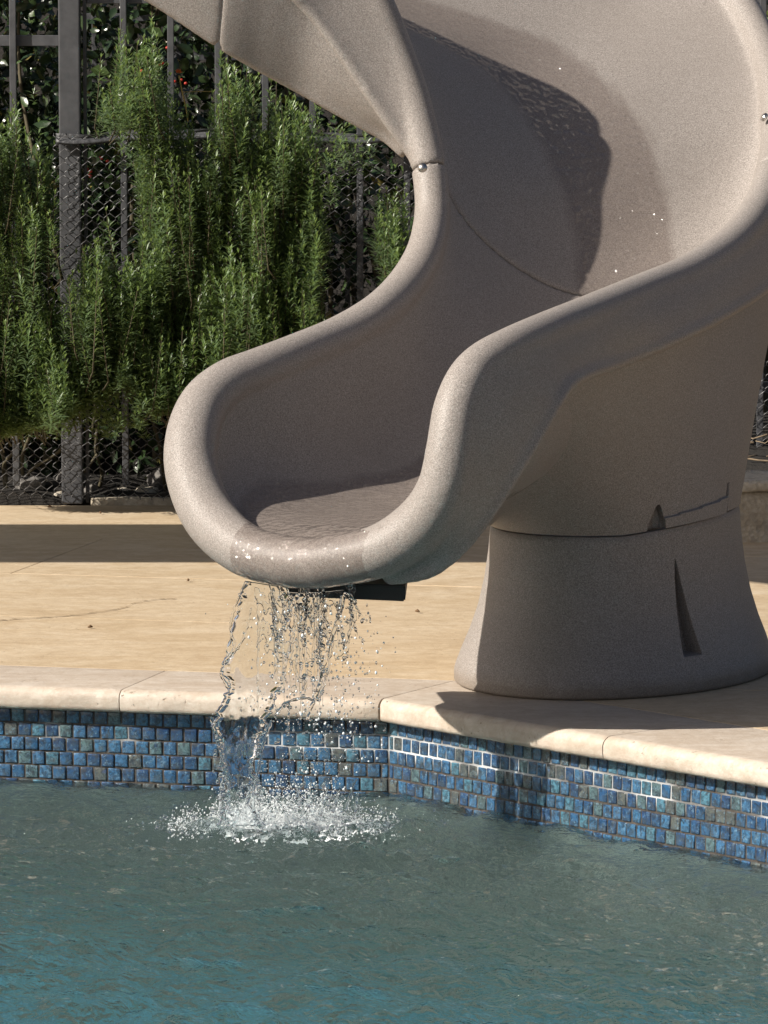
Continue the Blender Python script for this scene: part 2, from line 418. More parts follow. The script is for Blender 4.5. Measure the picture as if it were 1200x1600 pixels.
def pool_wall(p0, d, n, s0, s1, pitch, lab, face_s):
    w = bpy.data.objects.new('pool_wall', None); COL.objects.link(w); tag(w, kind='structure')
    a, c = p0 + d*s0, p0 + d*s1
    e = n * -.0016
    bm = bmesh.new()
    q = [a + e, c + e, c + n*.06, a + n*.06]
    vb = [bm.verts.new((p.x, p.y, -2.0)) for p in q]; vt = [bm.verts.new((p.x, p.y, -.0505)) for p in q]
    bm.faces.new(vb[::-1]); bm.faces.new(vt)
    for i in range(4): bm.faces.new((vb[i], vb[(i+1) % 4], vt[(i+1) % 4], vt[i]))
    bmesh.ops.recalc_face_normals(bm, faces=bm.faces)
    bm_obj('grout_bed', bm, MAT['grout'], w)
    vp = .0302; kinds = [tile_mesh(pitch - .0036, vp - .0036, k) for k in range(6)]
    half = tile_mesh(pitch*.5 - .0034, vp - .0036, 9)
    rz = math.atan2(d.y, d.x)
    for row in range(6):
        z = -.0525 - vp*(row + .5)
        k = 0; s = face_s[0] + (pitch*.5 if row % 2 else 0)
        x = s
        if row % 2:   # half tile at the corner end
            o = bpy.data.objects.new('tile', half); COL.objects.link(o); o.parent = w
            o.location = p0 + d*(face_s[0] + pitch*.25) + Vector((0, 0, z)); o.rotation_euler = (0, 0, rz)
        if row % 2:   # and at the other end
            o = bpy.data.objects.new('tile', half); COL.objects.link(o); o.parent = w
            o.location = p0 + d*(face_s[1] - pitch*.25 - .0005) + Vector((0, 0, z)); o.rotation_euler = (0, 0, rz)
        while x + pitch <= face_s[1] + .0006:
            o = bpy.data.objects.new('tile', random.choice(kinds)); COL.objects.link(o); o.parent = w
            o.location = p0 + d*(x + pitch*.5) + Vector((0, 0, z)) + n*random.uniform(-.0012, .0008)
            o.rotation_euler = (R(random.uniform(-1.6, 1.6)), R(random.uniform(-1, 1)), rz + R(random.uniform(-1.8, 1.8)))
            x += pitch
    return w
pool_wall(WALL_B, dL, nL, -3.2, 0, .0307, 'left', (-.0307*46 - .001, .0005))
pool_wall(WALL_B, dR, nR, 0, 5.0, .0276, 'right', (.003, .0276*49))

# water
def mat_water():
    b = NB('pool_water'); v = b.coord()
    def ridge(sc, yk, det, dist):
        n = b.noise(b.coord((1, yk, 1), (0, 0, .12)), sc, det, .55, dist)
        return b.math('POWER', b.math('SUBTRACT', 1.0, b.math('MULTIPLY', b.math('ABSOLUTE', b.math('SUBTRACT', n, .5)), 4.0), True), 1.6)
    bp = b.mix(.35, b.mix(.5, ridge(5, 1.3, 3, .2), ridge(14, 1.5, 3, .25)), b.mix(.5, b.noise(b.coord((1, 1.8, 1)), 42, 3, .55, .15), b.noise(v, 95, 2, .6, .1)))
    return b.out((.88, .965, .965), 0.0, b.bump(bp, 1.0, .036), IOR=1.33, Transmission_Weight=1.0)
# plastered basin: shallow on the right, falling away to the deep end on the left
b = NB('pool_plaster'); v = b.coord(); sx = b.n.new('ShaderNodeSeparateXYZ'); b.l.new(b.tc.outputs['Object'], sx.inputs[0])
pc = b.ramp(b.noise(v, 6.5, 6, .7), [(.32, (.066, .092, .084)), (.5, (.148, .192, .176)), (.66, (.29, .35, .32))])
# blue-green below the shallow shelf, clear blue towards the deep end (left, towards the camera)
dp = b.math('ADD', b.math('MULTIPLY', sx.outputs[0], -.30), b.math('MULTIPLY', sx.outputs[1], -.62))
dp = b.math('ADD', b.math('ADD', dp, 6.28), b.math('MULTIPLY', b.math('SUBTRACT', b.noise(v, 3.0, 4, .6), .5), .55))
fl = b.ramp(b.math('MULTIPLY', sx.outputs[2], -1.0), [(.90, 0), (.985, 1)])
pc = b.mix(b.math('MULTIPLY', fl, b.ramp(dp, [(.0, 0), (.45, 1)])), pc, (.060, .170, .172))
pc = b.mix(b.math('MULTIPLY', fl, b.ramp(dp, [(.50, 0), (.80, 1)])), pc, (.075, .27, .35))
pc = b.mix(b.ramp(b.noise(v, 9.0, 5, .7), [(.40, .55), (.58, 0)]), pc, (.030, .050, .052))
MAT['plaster'] = b.out(b.mix(b.ramp(b.noise(v, 60, 4), [(.35, .25), (.6, 0)]), pc, (.07, .09, .09)), .8)
gx = np.linspace(-9, 8, 60); gy = np.linspace(-6.2, 13, 60); X, Y = np.meshgrid(gx, gy, indexing='ij')
tdeep = np.clip((-(X + .3)*.8 - (Y - 9.0)*.55 + .2)/2.2, 0, 1); tdeep = tdeep*tdeep*(3 - 2*tdeep)
o = np_mesh('pool_floor', np.stack([X, Y, -1.0 - .30*tdeep], -1).reshape(-1, 3), grid_faces(60, 60), MAT['plaster'], None, True); tag(o, kind='structure')
for p0, d_, n_, l0, l1 in ((WALL_B, dL, nL, -3.2, .0), (WALL_B, dR, nR, .0, 5.0)):
    a_, c_ = p0 + d_*l0 - n_*.004, p0 + d_*l1 - n_*.004
    o = mesh('pool_wall_plaster', [(a_.x, a_.y, -2.05), (c_.x, c_.y, -2.05), (c_.x, c_.y, -.2355), (a_.x, a_.y, -.2355)], [(0, 1, 2, 3)], MAT['plaster']); tag(o, kind='structure')
MAT['water'] = mat_water()
fx = np.concatenate([np.linspace(-9, -1.35, 14)[:-1], np.linspace(-1.35, 1.35, 430), np.linspace(1.35, 7, 10)[1:]])
fy = np.concatenate([np.linspace(-6, 7.0, 20)[:-1], np.linspace(7.0, 10.25, 480), [10.5, 10.9]])
X, Y = np.meshgrid(fx, fy, indexing='ij')
H = np.zeros_like(X); wr = np.random.default_rng(5)
wxo = .05*np.sin(3.1*X + 2*Y) + .04*np.sin(7*Y - 2.2*X); wyo = .05*np.sin(4.3*X - 1.7*Y)
for i in range(64):
    lam = .03 * (11.0 ** (wr.random()**1.2)); th = wr.normal(1.75, .75); k = 2*np.pi/lam
    amp = lam * .0062 * wr.uniform(.5, 1.2) * (1.1 if lam < .09 else 1.15)
    ph = k*((X + wxo)*np.cos(th) + (Y + wyo)*np.sin(th)) + wr.random()*6.28
    s_ = np.sin(ph); H += amp*(s_ + .35*np.cos(2*ph))
SPL = (-.215, 9.60)
rr = np.hypot(X - SPL[0], (Y - SPL[1])*1.0)
H += .0045*np.exp(-rr*2.0)*np.sin(rr*46 + .8*np.sin(X*9))*np.clip(rr/.1, 0, 1)
gust = .55 + .9*(np.sin(2.3*X + 1.1*Y) * np.sin(1.7*Y - .9*X + 1) * .5 + .5)
fade = np.clip((1.34 - np.abs(X))/.15, 0, 1)*np.clip((Y - 7.05)/.2, 0, 1)
calm = np.minimum(-((X - WALL_B.x)*nL.x + (Y - WALL_B.y)*nL.y), -((X - WALL_B.x)*nR.x + (Y - WALL_B.y)*nR.y))
H *= gust*fade*1.6*np.interp(calm, [0, .5], [.4, 1])
V = np.stack([X, Y, WATER_Z + H], -1).reshape(-1, 3)
o = np_mesh('water', V, grid_faces(len(fx), len(fy))[:, ::-1], MAT['water'], None, True); tag(o, kind='structure')
# ---------------------------------------------------------------- the slide
SX = Vector((0.5, 10.3, 0))
slide = thing('pool_slide', 'speckled taupe moulded pool slide curving down to its wet lip over the water', 'pool slide', SX)
#        L rim (px,py,Y)       R rim (px,py,Y)       floor z  upstream shift   tube radius L, R
ST = [
 ((455, 879, 9.410), (505, 879, 9.370), .350, .000, .052, .052),
 ((385, 860, 9.480), (590, 862, 9.330), .393, .014, .053, .053),
 ((330, 812, 9.570), (655, 820, 9.300), .409, .050, .055, .054),
 ((301, 745, 9.650), (690, 765, 9.275), .414, .090, .055, .050),
 ((299, 685, 9.710), (703, 700, 9.275), .417, .122, .054, .047),
 ((318, 632, 9.775), (712, 640, 9.295), .419, .140, .051, .045),
 ((355, 598, 9.835), (730, 594, 9.330), .421, .145, .048, .043),
 ((403, 577, 9.895), (756, 565, 9.375), .423, .130, .045, .041),
 ((460, 553, 9.980), (797, 542, 9.440), .427, .090, .042, .040),
 ((530, 523, 10.10), (852, 518, 9.560), .437, .040, .041, .040),
 ((590, 487, 10.20), (912, 494, 9.725), .460, .000, .041, .040),
 ((632, 446, 10.285), (1000, 458, 9.96), .520, 0, .041, .040),
 ((662, 395, 10.35), (1080, 424, 10.18), .590, 0, .040, .040),
 ((674, 340, 10.41), (1150, 374, 10.42), .670, 0, .039, .040),
 ((673, 285, 10.45), (1198, 302, 10.65), .750, 0, .039, .040),
 ((662, 225, 10.48), (1216, 217, 10.86), .830, 0, .040, .040),
 ((643, 155, 10.51), (1212, 137, 11.02), .920, 0, .042, .040),
 ((617, 85, 10.535), (1186, 62, 11.17), 1.000, 0, .044, .040),
 ((590, 20, 10.55), (1145, -8, 11.30), 1.080, 0, .046, .040),
 ((558, -40, 10.56), (1070, -90, 11.43), 1.170, 0, .046, .040),
 ((508, -76, 10.57), (950, -165, 11.48), 1.245, 0, .046, .040),
 ((428, -145, 10.57), (780, -230, 11.45), 1.310, 0, .045, .040),
 ((310, -215, 10.58), (560, -290, 11.40), 1.400, 0, .045, .040),
 ((150, -300, 10.60), (330, -370, 11.40), 1.530, 0, .045, .040),
 ((-60, -400, 10.68), (50, -450, 11.46), 1.680, 0, .045, .040),
 ((-400, -550, 10.80), (-310, -570, 11.58), 1.900, 0, .045, .040),
 ((-750, -690, 10.92), (-680, -700, 11.70), 2.140, 0, .045, .040),
 ((-1100, -820, 10.98), (-1030, -820, 11.76), 2.360, 0, .045, .040)]
LDY, FDZ, LUP = 0.07, 0.13, 45
def ldy(k): return LDY*min(1, max(0, (k - 10)/3))*min(1, max(0, (24 - k)/5))
NS, NU = 260, 49
rows = []
for si, (L, Rr, fz, sh, ra, rb) in enumerate(ST):
    L = (L[0], L[1], L[2] + ldy(si))
    fz += FDZ*min(1, max(0, (si - 14.0)/2.5))
    L = (L[0], L[1] - LUP*max(0, 1 - abs(si - 22)/2.6), L[2])
    rows.append([*at(*L), *at(*Rr), fz, sh, ra, rb])
D = catmull(rows, NS)
SV = np.linspace(0, len(ST) - 1, NS)
PL, PR, FZ, SH, RA, RB = D[:, :3], D[:, 3:6], D[:, 6], D[:, 7], D[:, 8], D[:, 9]
tt = np.linspace(0, np.pi, NU); ex = 2/2.7
wu = -np.sign(np.cos(tt))*np.abs(np.cos(tt))**ex; du = np.abs(np.sin(tt))**ex
mid = (PL + PR)/2; half = (PR - PL)/2
axis_up = np.stack([-half[:, 1], half[:, 0], np.zeros(NS)], -1); axis_up /= np.linalg.norm(axis_up, axis=1, keepdims=True)
# the inner wall leans out into the bend, the outer wall stands steeper
NI, NOUT, SHF = 1.5, 1.2, -0.25
nin = np.interp(SV, [0, 8, 10.5, 12.5, 17, 20, 24], [2.7, 2.7, 2.2, NI, NI, 2.0, 2.4]); nout = np.interp(SV, [0, 10, 13.4, 14.4, 16, 18, 21, 24], [2.7, 2.7, 2.6, 2.2, NOUT, NOUT, 2.0, 2.4])
cs, sn = np.cos(tt), np.sin(tt)
ker = np.hanning(31); ker /= ker.sum(); nout = np.convolve(np.pad(nout, 15, 'edge'), ker, 'valid'); nin = np.convolve(np.pad(nin, 15, 'edge'), ker, 'valid')
EX = np.where(cs[None] > 0, 2/nin[:, None], 2/nout[:, None])
WU = -np.sign(cs)[None]*np.abs(cs)[None]**EX; DU = np.abs(sn)[None]**EX
hl = np.linalg.norm(half, axis=1); inset = .72*np.interp(SV, [0, 1.5, 3.5, 30], [0, .2, 1, 1])
shr = 1 - inset*np.where(1, (RA + RB)/2, 0)/np.maximum(hl, .02)
WU = WU + SHF*np.convolve(np.pad(np.interp(SV, [0, 13.8, 16, 18, 22], [0, 0, 1, 1, 0]), 15, 'edge'), ker, 'valid')[:, None]*(1 - WU**2)
GRID = mid[:, None] + (half*shr[:, None])[:, None]*WU[:, :, None]
GRID[:, :, 2] += (FZ - mid[:, 2])[:, None]*DU
GRID += axis_up[:, None]*(SH[:, None]*DU)[:, :, None]
# outward normals of the sheet
gs = np.gradient(GRID, axis=0); gu = np.gradient(GRID, axis=1)
NRM = np.cross(gs, gu); NRM /= np.linalg.norm(NRM, axis=2, keepdims=True) + 1e-9
if NRM[NS//2, NU//2, 2] > 0: NRM = -NRM
def idx(s): return int(round(s/(len(ST) - 1)*(NS - 1)))
def solid_grid(A, B):
    """closed solid between two equal grids"""
    n, m = A.shape[:2]; V = np.vstack([A.reshape(-1, 3), B.reshape(-1, 3)]); o = n*m
    Fa = grid_faces(n, m); Fb = grid_faces(n, m)[:, ::-1] + o
    rim = np.concatenate([np.arange(m), np.arange(1, n)*m + m - 1, (n-1)*m + np.arange(m-2, -1, -1), np.arange(n-2, 0, -1)*m])
    r2 = np.roll(rim, -1)
    side = np.stack([r2, rim, rim + o, r2 + o], -1)
    return V, np.vstack([Fa, Fb, side])
def remeshed(name, acc, voxel, iters, mat, parent):
    V, Fc = acc.pydata()
    me = bpy.data.meshes.new('raw'); me.from_pydata([tuple(v) for v in V], [], [tuple(f) for f in Fc])
    bm = bmesh.new(); bm.from_mesh(me); bmesh.ops.recalc_face_normals(bm, faces=bm.faces); bm.to_mesh(me); bm.free()
    tmp = bpy.data.objects.new('raw', me); COL.objects.link(tmp)
    r = tmp.modifiers.new('r', 'REMESH'); r.mode = 'VOXEL'; r.voxel_size = voxel
    s = tmp.modifiers.new('s', 'SMOOTH'); s.factor = .5; s.iterations = iters
    dg = bpy.context.evaluated_depsgraph_get(); dg.update()
    out = bpy.data.meshes.new_from_object(tmp.evaluated_get(dg))
    out.name = name
    bpy.data.objects.remove(tmp); bpy.data.meshes.remove(me)
    out.materials.clear()
    out.polygons.foreach_set('use_smooth', np.ones(len(out.polygons), bool))
    return link(name, out, mat, parent)
# flange hanging from the outer rim: its lower edge
CR = {1: (600, 905, 9.37), 2: (668, 893, 9.33), 3: (715, 858, 9.32), 4: (757, 808, 9.33), 5: (800, 742, 9.36), 6: (843, 672, 9.43),
      7: (868, 628, 9.48), 8: (886, 602, 9.54), 9: (915, 584, 9.63), 10: (972, 563, 9.80), 11: (1060, 526, 10.00), 12: (1135, 487, 10.23),
      13: (1200, 442, 10.48), 14: (1240, 385, 10.70), 15: (1260, 305, 10.90), 16: (1256, 225, 11.07), 17: (1232, 150, 11.23), 18: (1195, 80, 11.37),
      19: (1115, 0, 11.50), 20: (980, -70, 11.55), 21: (800, -130, 11.52), 22: (580, -195, 11.47), 23: (340, -280, 11.46), 24: (50, -360, 11.52),
      25: (-310, -480, 11.64), 26: (-680, -610, 11.76), 27: (-1030, -730, 11.82)}
CRS = catmull([at(*CR[k]) for k in range(1, 28)], 27*12 - 11)       # 12 samples per station, starting at station 1
# flange of the inner rim on the upper run, and the lower edge of its outer panel
CL = {15: (648, 243, 10.475), 16: (617, 200, 10.475), 17: (577, 143, 10.48), 18: (532, 78, 10.485), 19: (488, 20, 10.485), 20: (432, -25, 10.48), 21: (358, -70, 10.475),
      22: (240, -130, 10.485), 23: (80, -215, 10.51), 24: (-140, -310, 10.59), 25: (-480, -460, 10.71), 26: (-830, -600, 10.83), 27: (-1180, -730, 10.89)}
CLS = catmull([at(CL[k][0], CL[k][1] - .8*LUP*max(0, 1 - abs(k - 22)/2.6), CL[k][2] + ldy(k)) for k in range(15, 28)], 13*12 - 11)
BL = {15: (636, 240, 10.50), 16: (603, 212, 10.51), 17: (562, 189, 10.51), 18: (516, 163, 10.51), 19: (465, 134, 10.51), 20: (405, 101, 10.50), 21: (340, 63, 10.485),
      22: (225, -12, 10.495), 23: (65, -95, 10.52), 24: (-150, -190, 10.60), 25: (-490, -340, 10.72), 26: (-840, -480, 10.84), 27: (-1190, -610, 10.90)}
BLS = catmull([at(BL[k][0], BL[k][1], BL[k][2] + ldy(k)) for k in range(15, 28)], 13*12 - 11)
PRs = catmull(rows, (len(ST) - 1)*12 + 1)
def flange(acc, s0, s1, edge, edge0, side, rad=.013):
    """thick sheet from the rim tube to its lower edge, with a rolled lower edge"""
    i0, i1 = int(s0*12), int(s1*12)
    top = PRs[i0:i1 + 1, 3:6] if side > 0 else PRs[i0:i1 + 1, 0:3]
    rr_ = PRs[i0:i1 + 1, 9] if side > 0 else PRs[i0:i1 + 1, 8]
    low = edge[i0 - edge0*12: i1 + 1 - edge0*12]
    ctr = (PRs[i0:i1 + 1, 0:3] + PRs[i0:i1 + 1, 3:6])/2
    o_ = top - ctr; o_[:, 2] = 0; o_ /= np.linalg.norm(o_, axis=1, keepdims=True)
    A = []
    for f in np.linspace(0, 1, 13):
        bulge = .35*np.sin(np.pi*f)
        A.append((top + o_*(rr_[:, None] - rad)*.98)*(1 - f) + low*f + o_*(.012*bulge))
    A = np.stack(A, 1)
    acc.add(*solid_grid(A + o_[:, None]*rad, A - o_[:, None]*rad))
    acc.add(*tube_np(low + o_*.004, rad*1.15, 12))
    if side < 0:
        for f in np.linspace(.04, .96, 15): acc.add(*tube_np(top*(1 - f) + low*f + o_*(rr_[:, None]*.0 + .004*f), rr_*(1 - f)**1.3*.97 + rad*(1 - (1 - f)**1.3), 14))
    return low, o_
def flume_section(acc, s0, s1, th=.032):
    i0, i1 = idx(s0), idx(s1)
    A = GRID[i0:i1 + 1]; acc.add(*solid_grid(A, A + NRM[i0:i1 + 1]*th))
    if s0 > 0:
        acc.add(*tube_np(PL[i0:i1 + 1] + (0, 0, 0), RA[i0:i1 + 1], 18)); acc.add(*tube_np(PR[i0:i1 + 1], RB[i0:i1 + 1], 18))
    else:
        P = np.vstack([PL[i0:i1 + 1][::-1], PR[i0:i1 + 1]]); rd = np.concatenate([RA[i0:i1 + 1][::-1], RB[i0:i1 + 1]])
        acc.add(*tube_np(P, rd, 20))
SEAM, SEAM2 = 14.42, 22.6
parts = {}
a = Acc(); flume_section(a, 0, SEAM - .012); lowR, outR = flange(a, 1, SEAM - .02, CRS, 1, 1)
low_fl = remeshed('lower_flume', a, .0062, 12, MAT['plastic_wet'], slide)
a = Acc(); flume_section(a, SEAM + .012, SEAM2 - .015); flange(a, SEAM + .08, SEAM2 - .03, CRS, 1, 1); flange(a, 15, SEAM2 - .03, CLS, 15, -1)
mid_fl = remeshed('middle_flume', a, .0062, 14, MAT['plastic_wet'], slide)
a = Acc(); flume_section(a, SEAM2 + .015, 27); flange(a, SEAM2 + .04, 27, CRS, 1, 1); flange(a, SEAM2 + .04, 27, CLS, 15, -1)
up_fl = remeshed('upper_flume', a, .012, 6, MAT['plastic_wet'], slide)
# where the running water keeps the plastic wet
kd = KDTree(NS*NU)
for i in range(NS):
    for j in range(NU): kd.insert(Vector(GRID[i, j]), i*NU + j)
kd.balance()
UU = np.clip(wu, -1, 1)
def wetness(co):
    s = u = wt = 0.0; dist = 9
    for p, k, dd in kd.find_n(co, 5):
        i, j = divmod(k, NU); w_ = 1/(dd*dd + 1e-5); s += SV[i]*w_; u += WU[i, j]*w_; wt += w_; dist = min(dist, dd)
    s /= wt; u /= wt
    pts_s = [0, 4, 8, 12, 14.4, 16, 18, 20, 27]
    lo = np.interp(s, pts_s, [-.85, -.85, -.70, -.40, -.14, -.20, -.24, -.30, -.6])
    hi = np.interp(s, pts_s, [.62, .60, .62, .58, .46, .34, .22, .16, .3])
    e = min(u - lo, hi - u)
    if dist > .075: return 0.0
    return max(0.0, min(1.0, .5 + e*3.2))
for o in (low_fl, mid_fl, up_fl):
    n = len(o.data.vertices); co = np.zeros(n*3, np.float32); o.data.vertices.foreach_get('co', co); co = co.reshape(-1, 3)
    vals = [wetness(c) for c in co] if o is not up_fl else [0.0]*n
    if o is low_fl:   # the water only spills over the middle of the lip
        lipc = np.array(at(462, 900, 9.36)); d_ = co - lipc
        wd = dR
        lat = d_ @ np.array([.766, -.643, 0]); fr = d_ @ np.array([-.643, -.766, 0])
        vals = [min(v_, max(0, min(1, .5 + (.15 + .9*max(0, -f_) - abs(l_))*4.5))) if (f_ > -.22) else v_ for v_, l_, f_ in zip(vals, lat, fr)]
        m_ = (fr > -.10) & (np.abs(lat) < .15) & (co[:, 2] < .42) & (co[:, 2] > .29)
        vals = [max(v_, .9) if k_ else v_ for v_, k_ in zip(vals, m_)]
    at_ = o.data.attributes.new('wet', 'FLOAT', 'POINT'); at_.data.foreach_set('value', np.array(vals, np.float32))
# outer panel under the inner rim of the upper run (two mouldings meeting at the seam)
def panel(name, s0, s1):
    i0, i1 = int(round(s0*12)) - 180, int(round(s1*12)) - 180
    top, low = CLS[i0:i1 + 1], BLS[i0:i1 + 1]
    inw = np.array([0.0, 1, 0])
    A = np.stack([top*(1 - f) + low*f + inw*(.012 + .035*(f**2.2)*1.0 - .012*math.sin(math.pi*f)) + np.array([0, 0, .07])*(1 - f) for f in np.linspace(0, 1, 14)], 1)
    a = Acc(); a.add(*solid_grid(A + inw*.022, A - inw*.006)); a.add(*tube_np(A[:, -1] + inw*.012, .018, 10))
    a.add(*tube_np(A[0 if s0 > 20 else -1][:, :] + inw*.006, .0125 if s0 < 20 else .010, 10))
    return remeshed(name, a, .0062, 7, MAT['plastic'], slide)
panel('side_panel', 15, 20.95)
panel('side_panel', 21.02, 27)

# body shell between the flange and the pedestal
PC = Vector((.5, 10.3, 0))
def ring(theta, k, z=0.0):
    return np.array([PC.x + .35*math.cos(theta)*k, PC.y + (.114*math.cos(theta) + .399*math.sin(theta))*k, z])
RING_Z = lambda X: .332 + max(0, X - .5)*.11
pairs = [(1.6, -205), (2, -198), (3, -183), (4, -170), (5, -156), (6, -142), (7, -130), (8, -120), (9, -108), (10, -92), (11, -76), (12, -55), (13, -27), (14, 2), (14.6, 22), (15.2, 40)]
pd = np.array(pairs); nA, nB = 1100, 170
ss = np.interp(np.linspace(0, len(pd) - 1, nA), np.arange(len(pd)), pd[:, 0]); th_ = np.interp(np.linspace(0, len(pd) - 1, nA), np.arange(len(pd)), pd[:, 1])
A = np.zeros((nA, nB, 3)); cl = np.clip((ss - 1)*12, 0, len(CRS) - 1)
topc = np.stack([np.interp(cl, np.arange(len(CRS)), CRS[:, k]) for k in range(3)], -1)
for i in range(nA):
    rg = ring(R(th_[i]), .785); rg[2] = RING_Z(rg[0]) + .004
    c_ = topc[i]; o_ = c_ - np.array([PC.x, PC.y, c_[2]]); ol = np.linalg.norm(o_) + 1e-6; o_ = o_/ol
    c2 = c_ - o_*.009 + np.array([0, 0, .035])
    rn = rg - np.array([PC.x, PC.y, rg[2]]); rn /= np.linalg.norm(rn)
    for j in range(nB):
        f = j/(nB - 1); g = f**.92
        p = c2*(1 - f) + rg*f
        xy = c2[:2]*(1 - g) + rg[:2]*g; p[0], p[1] = xy
        A[i, j] = p
# raised strip along the foot of the shell, two cable notches
for i in range(nA):
    th = th_[i]
    for j in range(nB):
        p = A[i, j]; rn = np.array([p[0] - PC.x, p[1] - PC.y, 0]); rn /= np.linalg.norm(rn); hgt = p[2] - A[i, -1, 2]
        dlt = 0
        if -72 < th < -33 and hgt < .022 + (th + 72)/39*.012: dlt += .0065
        for tc, wd, hh in ((-75, 4.2, .052), (-33, 1.6, .060)):
            u_ = (th - tc)/wd
            if -1 < u_ < 1 and hgt < hh*(1 - abs(u_)**1.6 if tc < -60 else 1 - max(0, u_)):
                dlt -= .028*(1 - .3*abs(u_))
        A[i, j] = p + rn*dlt
V, Fc = solid_grid(A, A + 0)
inn = np.zeros_like(A)
for i in range(nA):
    rn = A[i] - np.array([PC.x, PC.y, 0]); rn[:, 2] = 0; rn /= np.linalg.norm(rn, axis=1, keepdims=True) + 1e-9; inn[i] = -rn*.03
V, Fc = solid_grid(A, A + inn)
o = np_mesh('body_shell', V, Fc, MAT['plastic'], slide, True)
bm = bmesh.new(); bm.from_mesh(o.data); bmesh.ops.recalc_face_normals(bm, faces=bm.faces)
for e in bm.edges:
    if len(e.link_faces) == 2 and e.calc_face_angle(0) > .9: e.smooth = False
bm.to_mesh(o.data); bm.free()

# pedestal: flared oval foot with moulded cable slots
nA, prof = 1500, []
for z, k in ((0, .975), (.004, 1.0), (.030, 1.0), (.042, .985), (.07, .955), (.11, .905), (.16, .855), (.22, .815), (.28, .79), (.325, .78), (.332, .77)): prof.append((z, k))
zz = np.concatenate([np.linspace(0, .045, 14), np.linspace(.048, .332, 120)])
kk = np.interp(zz, [p[0] for p in prof], [p[1] for p in prof])
for _ in range(6): kk[8:-2] = (kk[7:-3] + 2*kk[8:-2] + kk[9:-1])/4
A = np.zeros((nA + 1, len(zz) + 1, 3)); tl = np.linspace(-np.pi*1.5, np.pi*.5, nA + 1)
slots = [(-63.0, 4.0), (-190, 4.0), (60, 4.0)]
for i, th in enumerate(tl):
    for j, (z, k) in enumerate(zip(zz, kk)):
        p = ring(th, k, z*(1 + (max(0, ring(th, .78)[0] - .5)*.11)/.332))
        d_ = 0
        for tc, wd in slots:
            f = (z - .075)/(.27 - .075)
            if 0 <= f <= 1:
                w0 = wd*(1 - f)**.75; c0 = tc - 3.0*f
                u_ = (math.degrees(th) - c0)/max(w0, .1)
                if -1 < u_ < 1: d_ = max(d_, .050*(1 - f)**.6*min(1, (1 - abs(u_))*(1.6 if u_ < 0 else 6)))
        v = np.array([p[0] - PC.x, p[1] - PC.y, 0]); v /= np.linalg.norm(v)
        A[i, j] = p - v*d_
    A[i, -1] = ring(th, .70, A[i, -2, 2])
V = A.reshape(-1, 3); Fc = grid_faces(A.shape[0], A.shape[1])
ped = np_mesh('pedestal', V, Fc, MAT['plastic'], slide, True)
bm = bmesh.new(); bm.from_mesh(ped.data); bmesh.ops.remove_doubles(bm, verts=bm.verts, dist=1e-5); bmesh.ops.recalc_face_normals(bm, faces=bm.faces)
for e in bm.edges:
    if len(e.link_faces) == 2 and e.calc_face_angle(0) > .9: e.smooth = False
bm.to_mesh(ped.data); bm.free()

# joint bolts on both rims
def bolt(P, n, rad=.0085):
    n = Vector(n).normalized(); q = n.to_track_quat('Z', 'Y').to_matrix().to_4x4()
    ac = bmesh.new()
    bmesh.ops.create_cone(ac, cap_ends=True, segments=20, radius1=rad*1.25, radius2=rad*1.2, depth=.003)
    r = bmesh.ops.create_uvsphere(ac, u_segments=16, v_segments=8, radius=rad)
    for v in r['verts']: v.co.z = max(0, v.co.z)*.55 + .001
    bmesh.ops.transform(ac, matrix=Matrix.Translation(P) @ q, verts=ac.verts)
    return bm_obj('bolt', ac, MAT['steel'], slide, True)
P = at(660, 262, 10.42); bolt(P, (-.15, -.95, .3))
P = at(1194, 183, 10.86); bolt(P, (-.75, -.45, .5))
# mounting plate under the lip
bm = bmesh.new()
zt, zb2 = .300, .271
x0 = [(-.215, 9.60), (-.190, 9.47), (.042, 9.42), (.05, 9.80), (-.245, 9.85)]
vb = [bm.verts.new((x, y, zb2 - .004*(k in (2, 3)))) for k, (x, y) in enumerate(x0)]; vt = [bm.verts.new((x, y, zt)) for x, y in x0]
bm.faces.new(vb[::-1]); bm.faces.new(vt)
for i in range(5): bm.faces.new((vb[i], vb[(i+1) % 5], vt[(i+1) % 5], vt[i]))
bmesh.ops.bevel(bm, geom=list(bm.edges), offset=.003, segments=2, affect='EDGES')
bm_obj('mounting_plate', bm, MAT['rubber'], slide)
# unseen ladder platform on legs, out left, placed to cast the deck's shadow band
bm = bmesh.new(); box_bm(bm, -4.4, -2.62, 10.90, 11.80, 2.40, 2.46, .02); bm_obj('platform', bm, MAT['plastic'], slide)
for x, y in ((-4.25, 11.1), (-2.75, 11.68)):
    V, Fc = tube_np([(x, y, 0), (x, y, 1.2), (x, y, 2.405)], .03, 14); ac = Acc(); ac.add(V, Fc); ac.build('support_leg', MAT['steel'], slide)
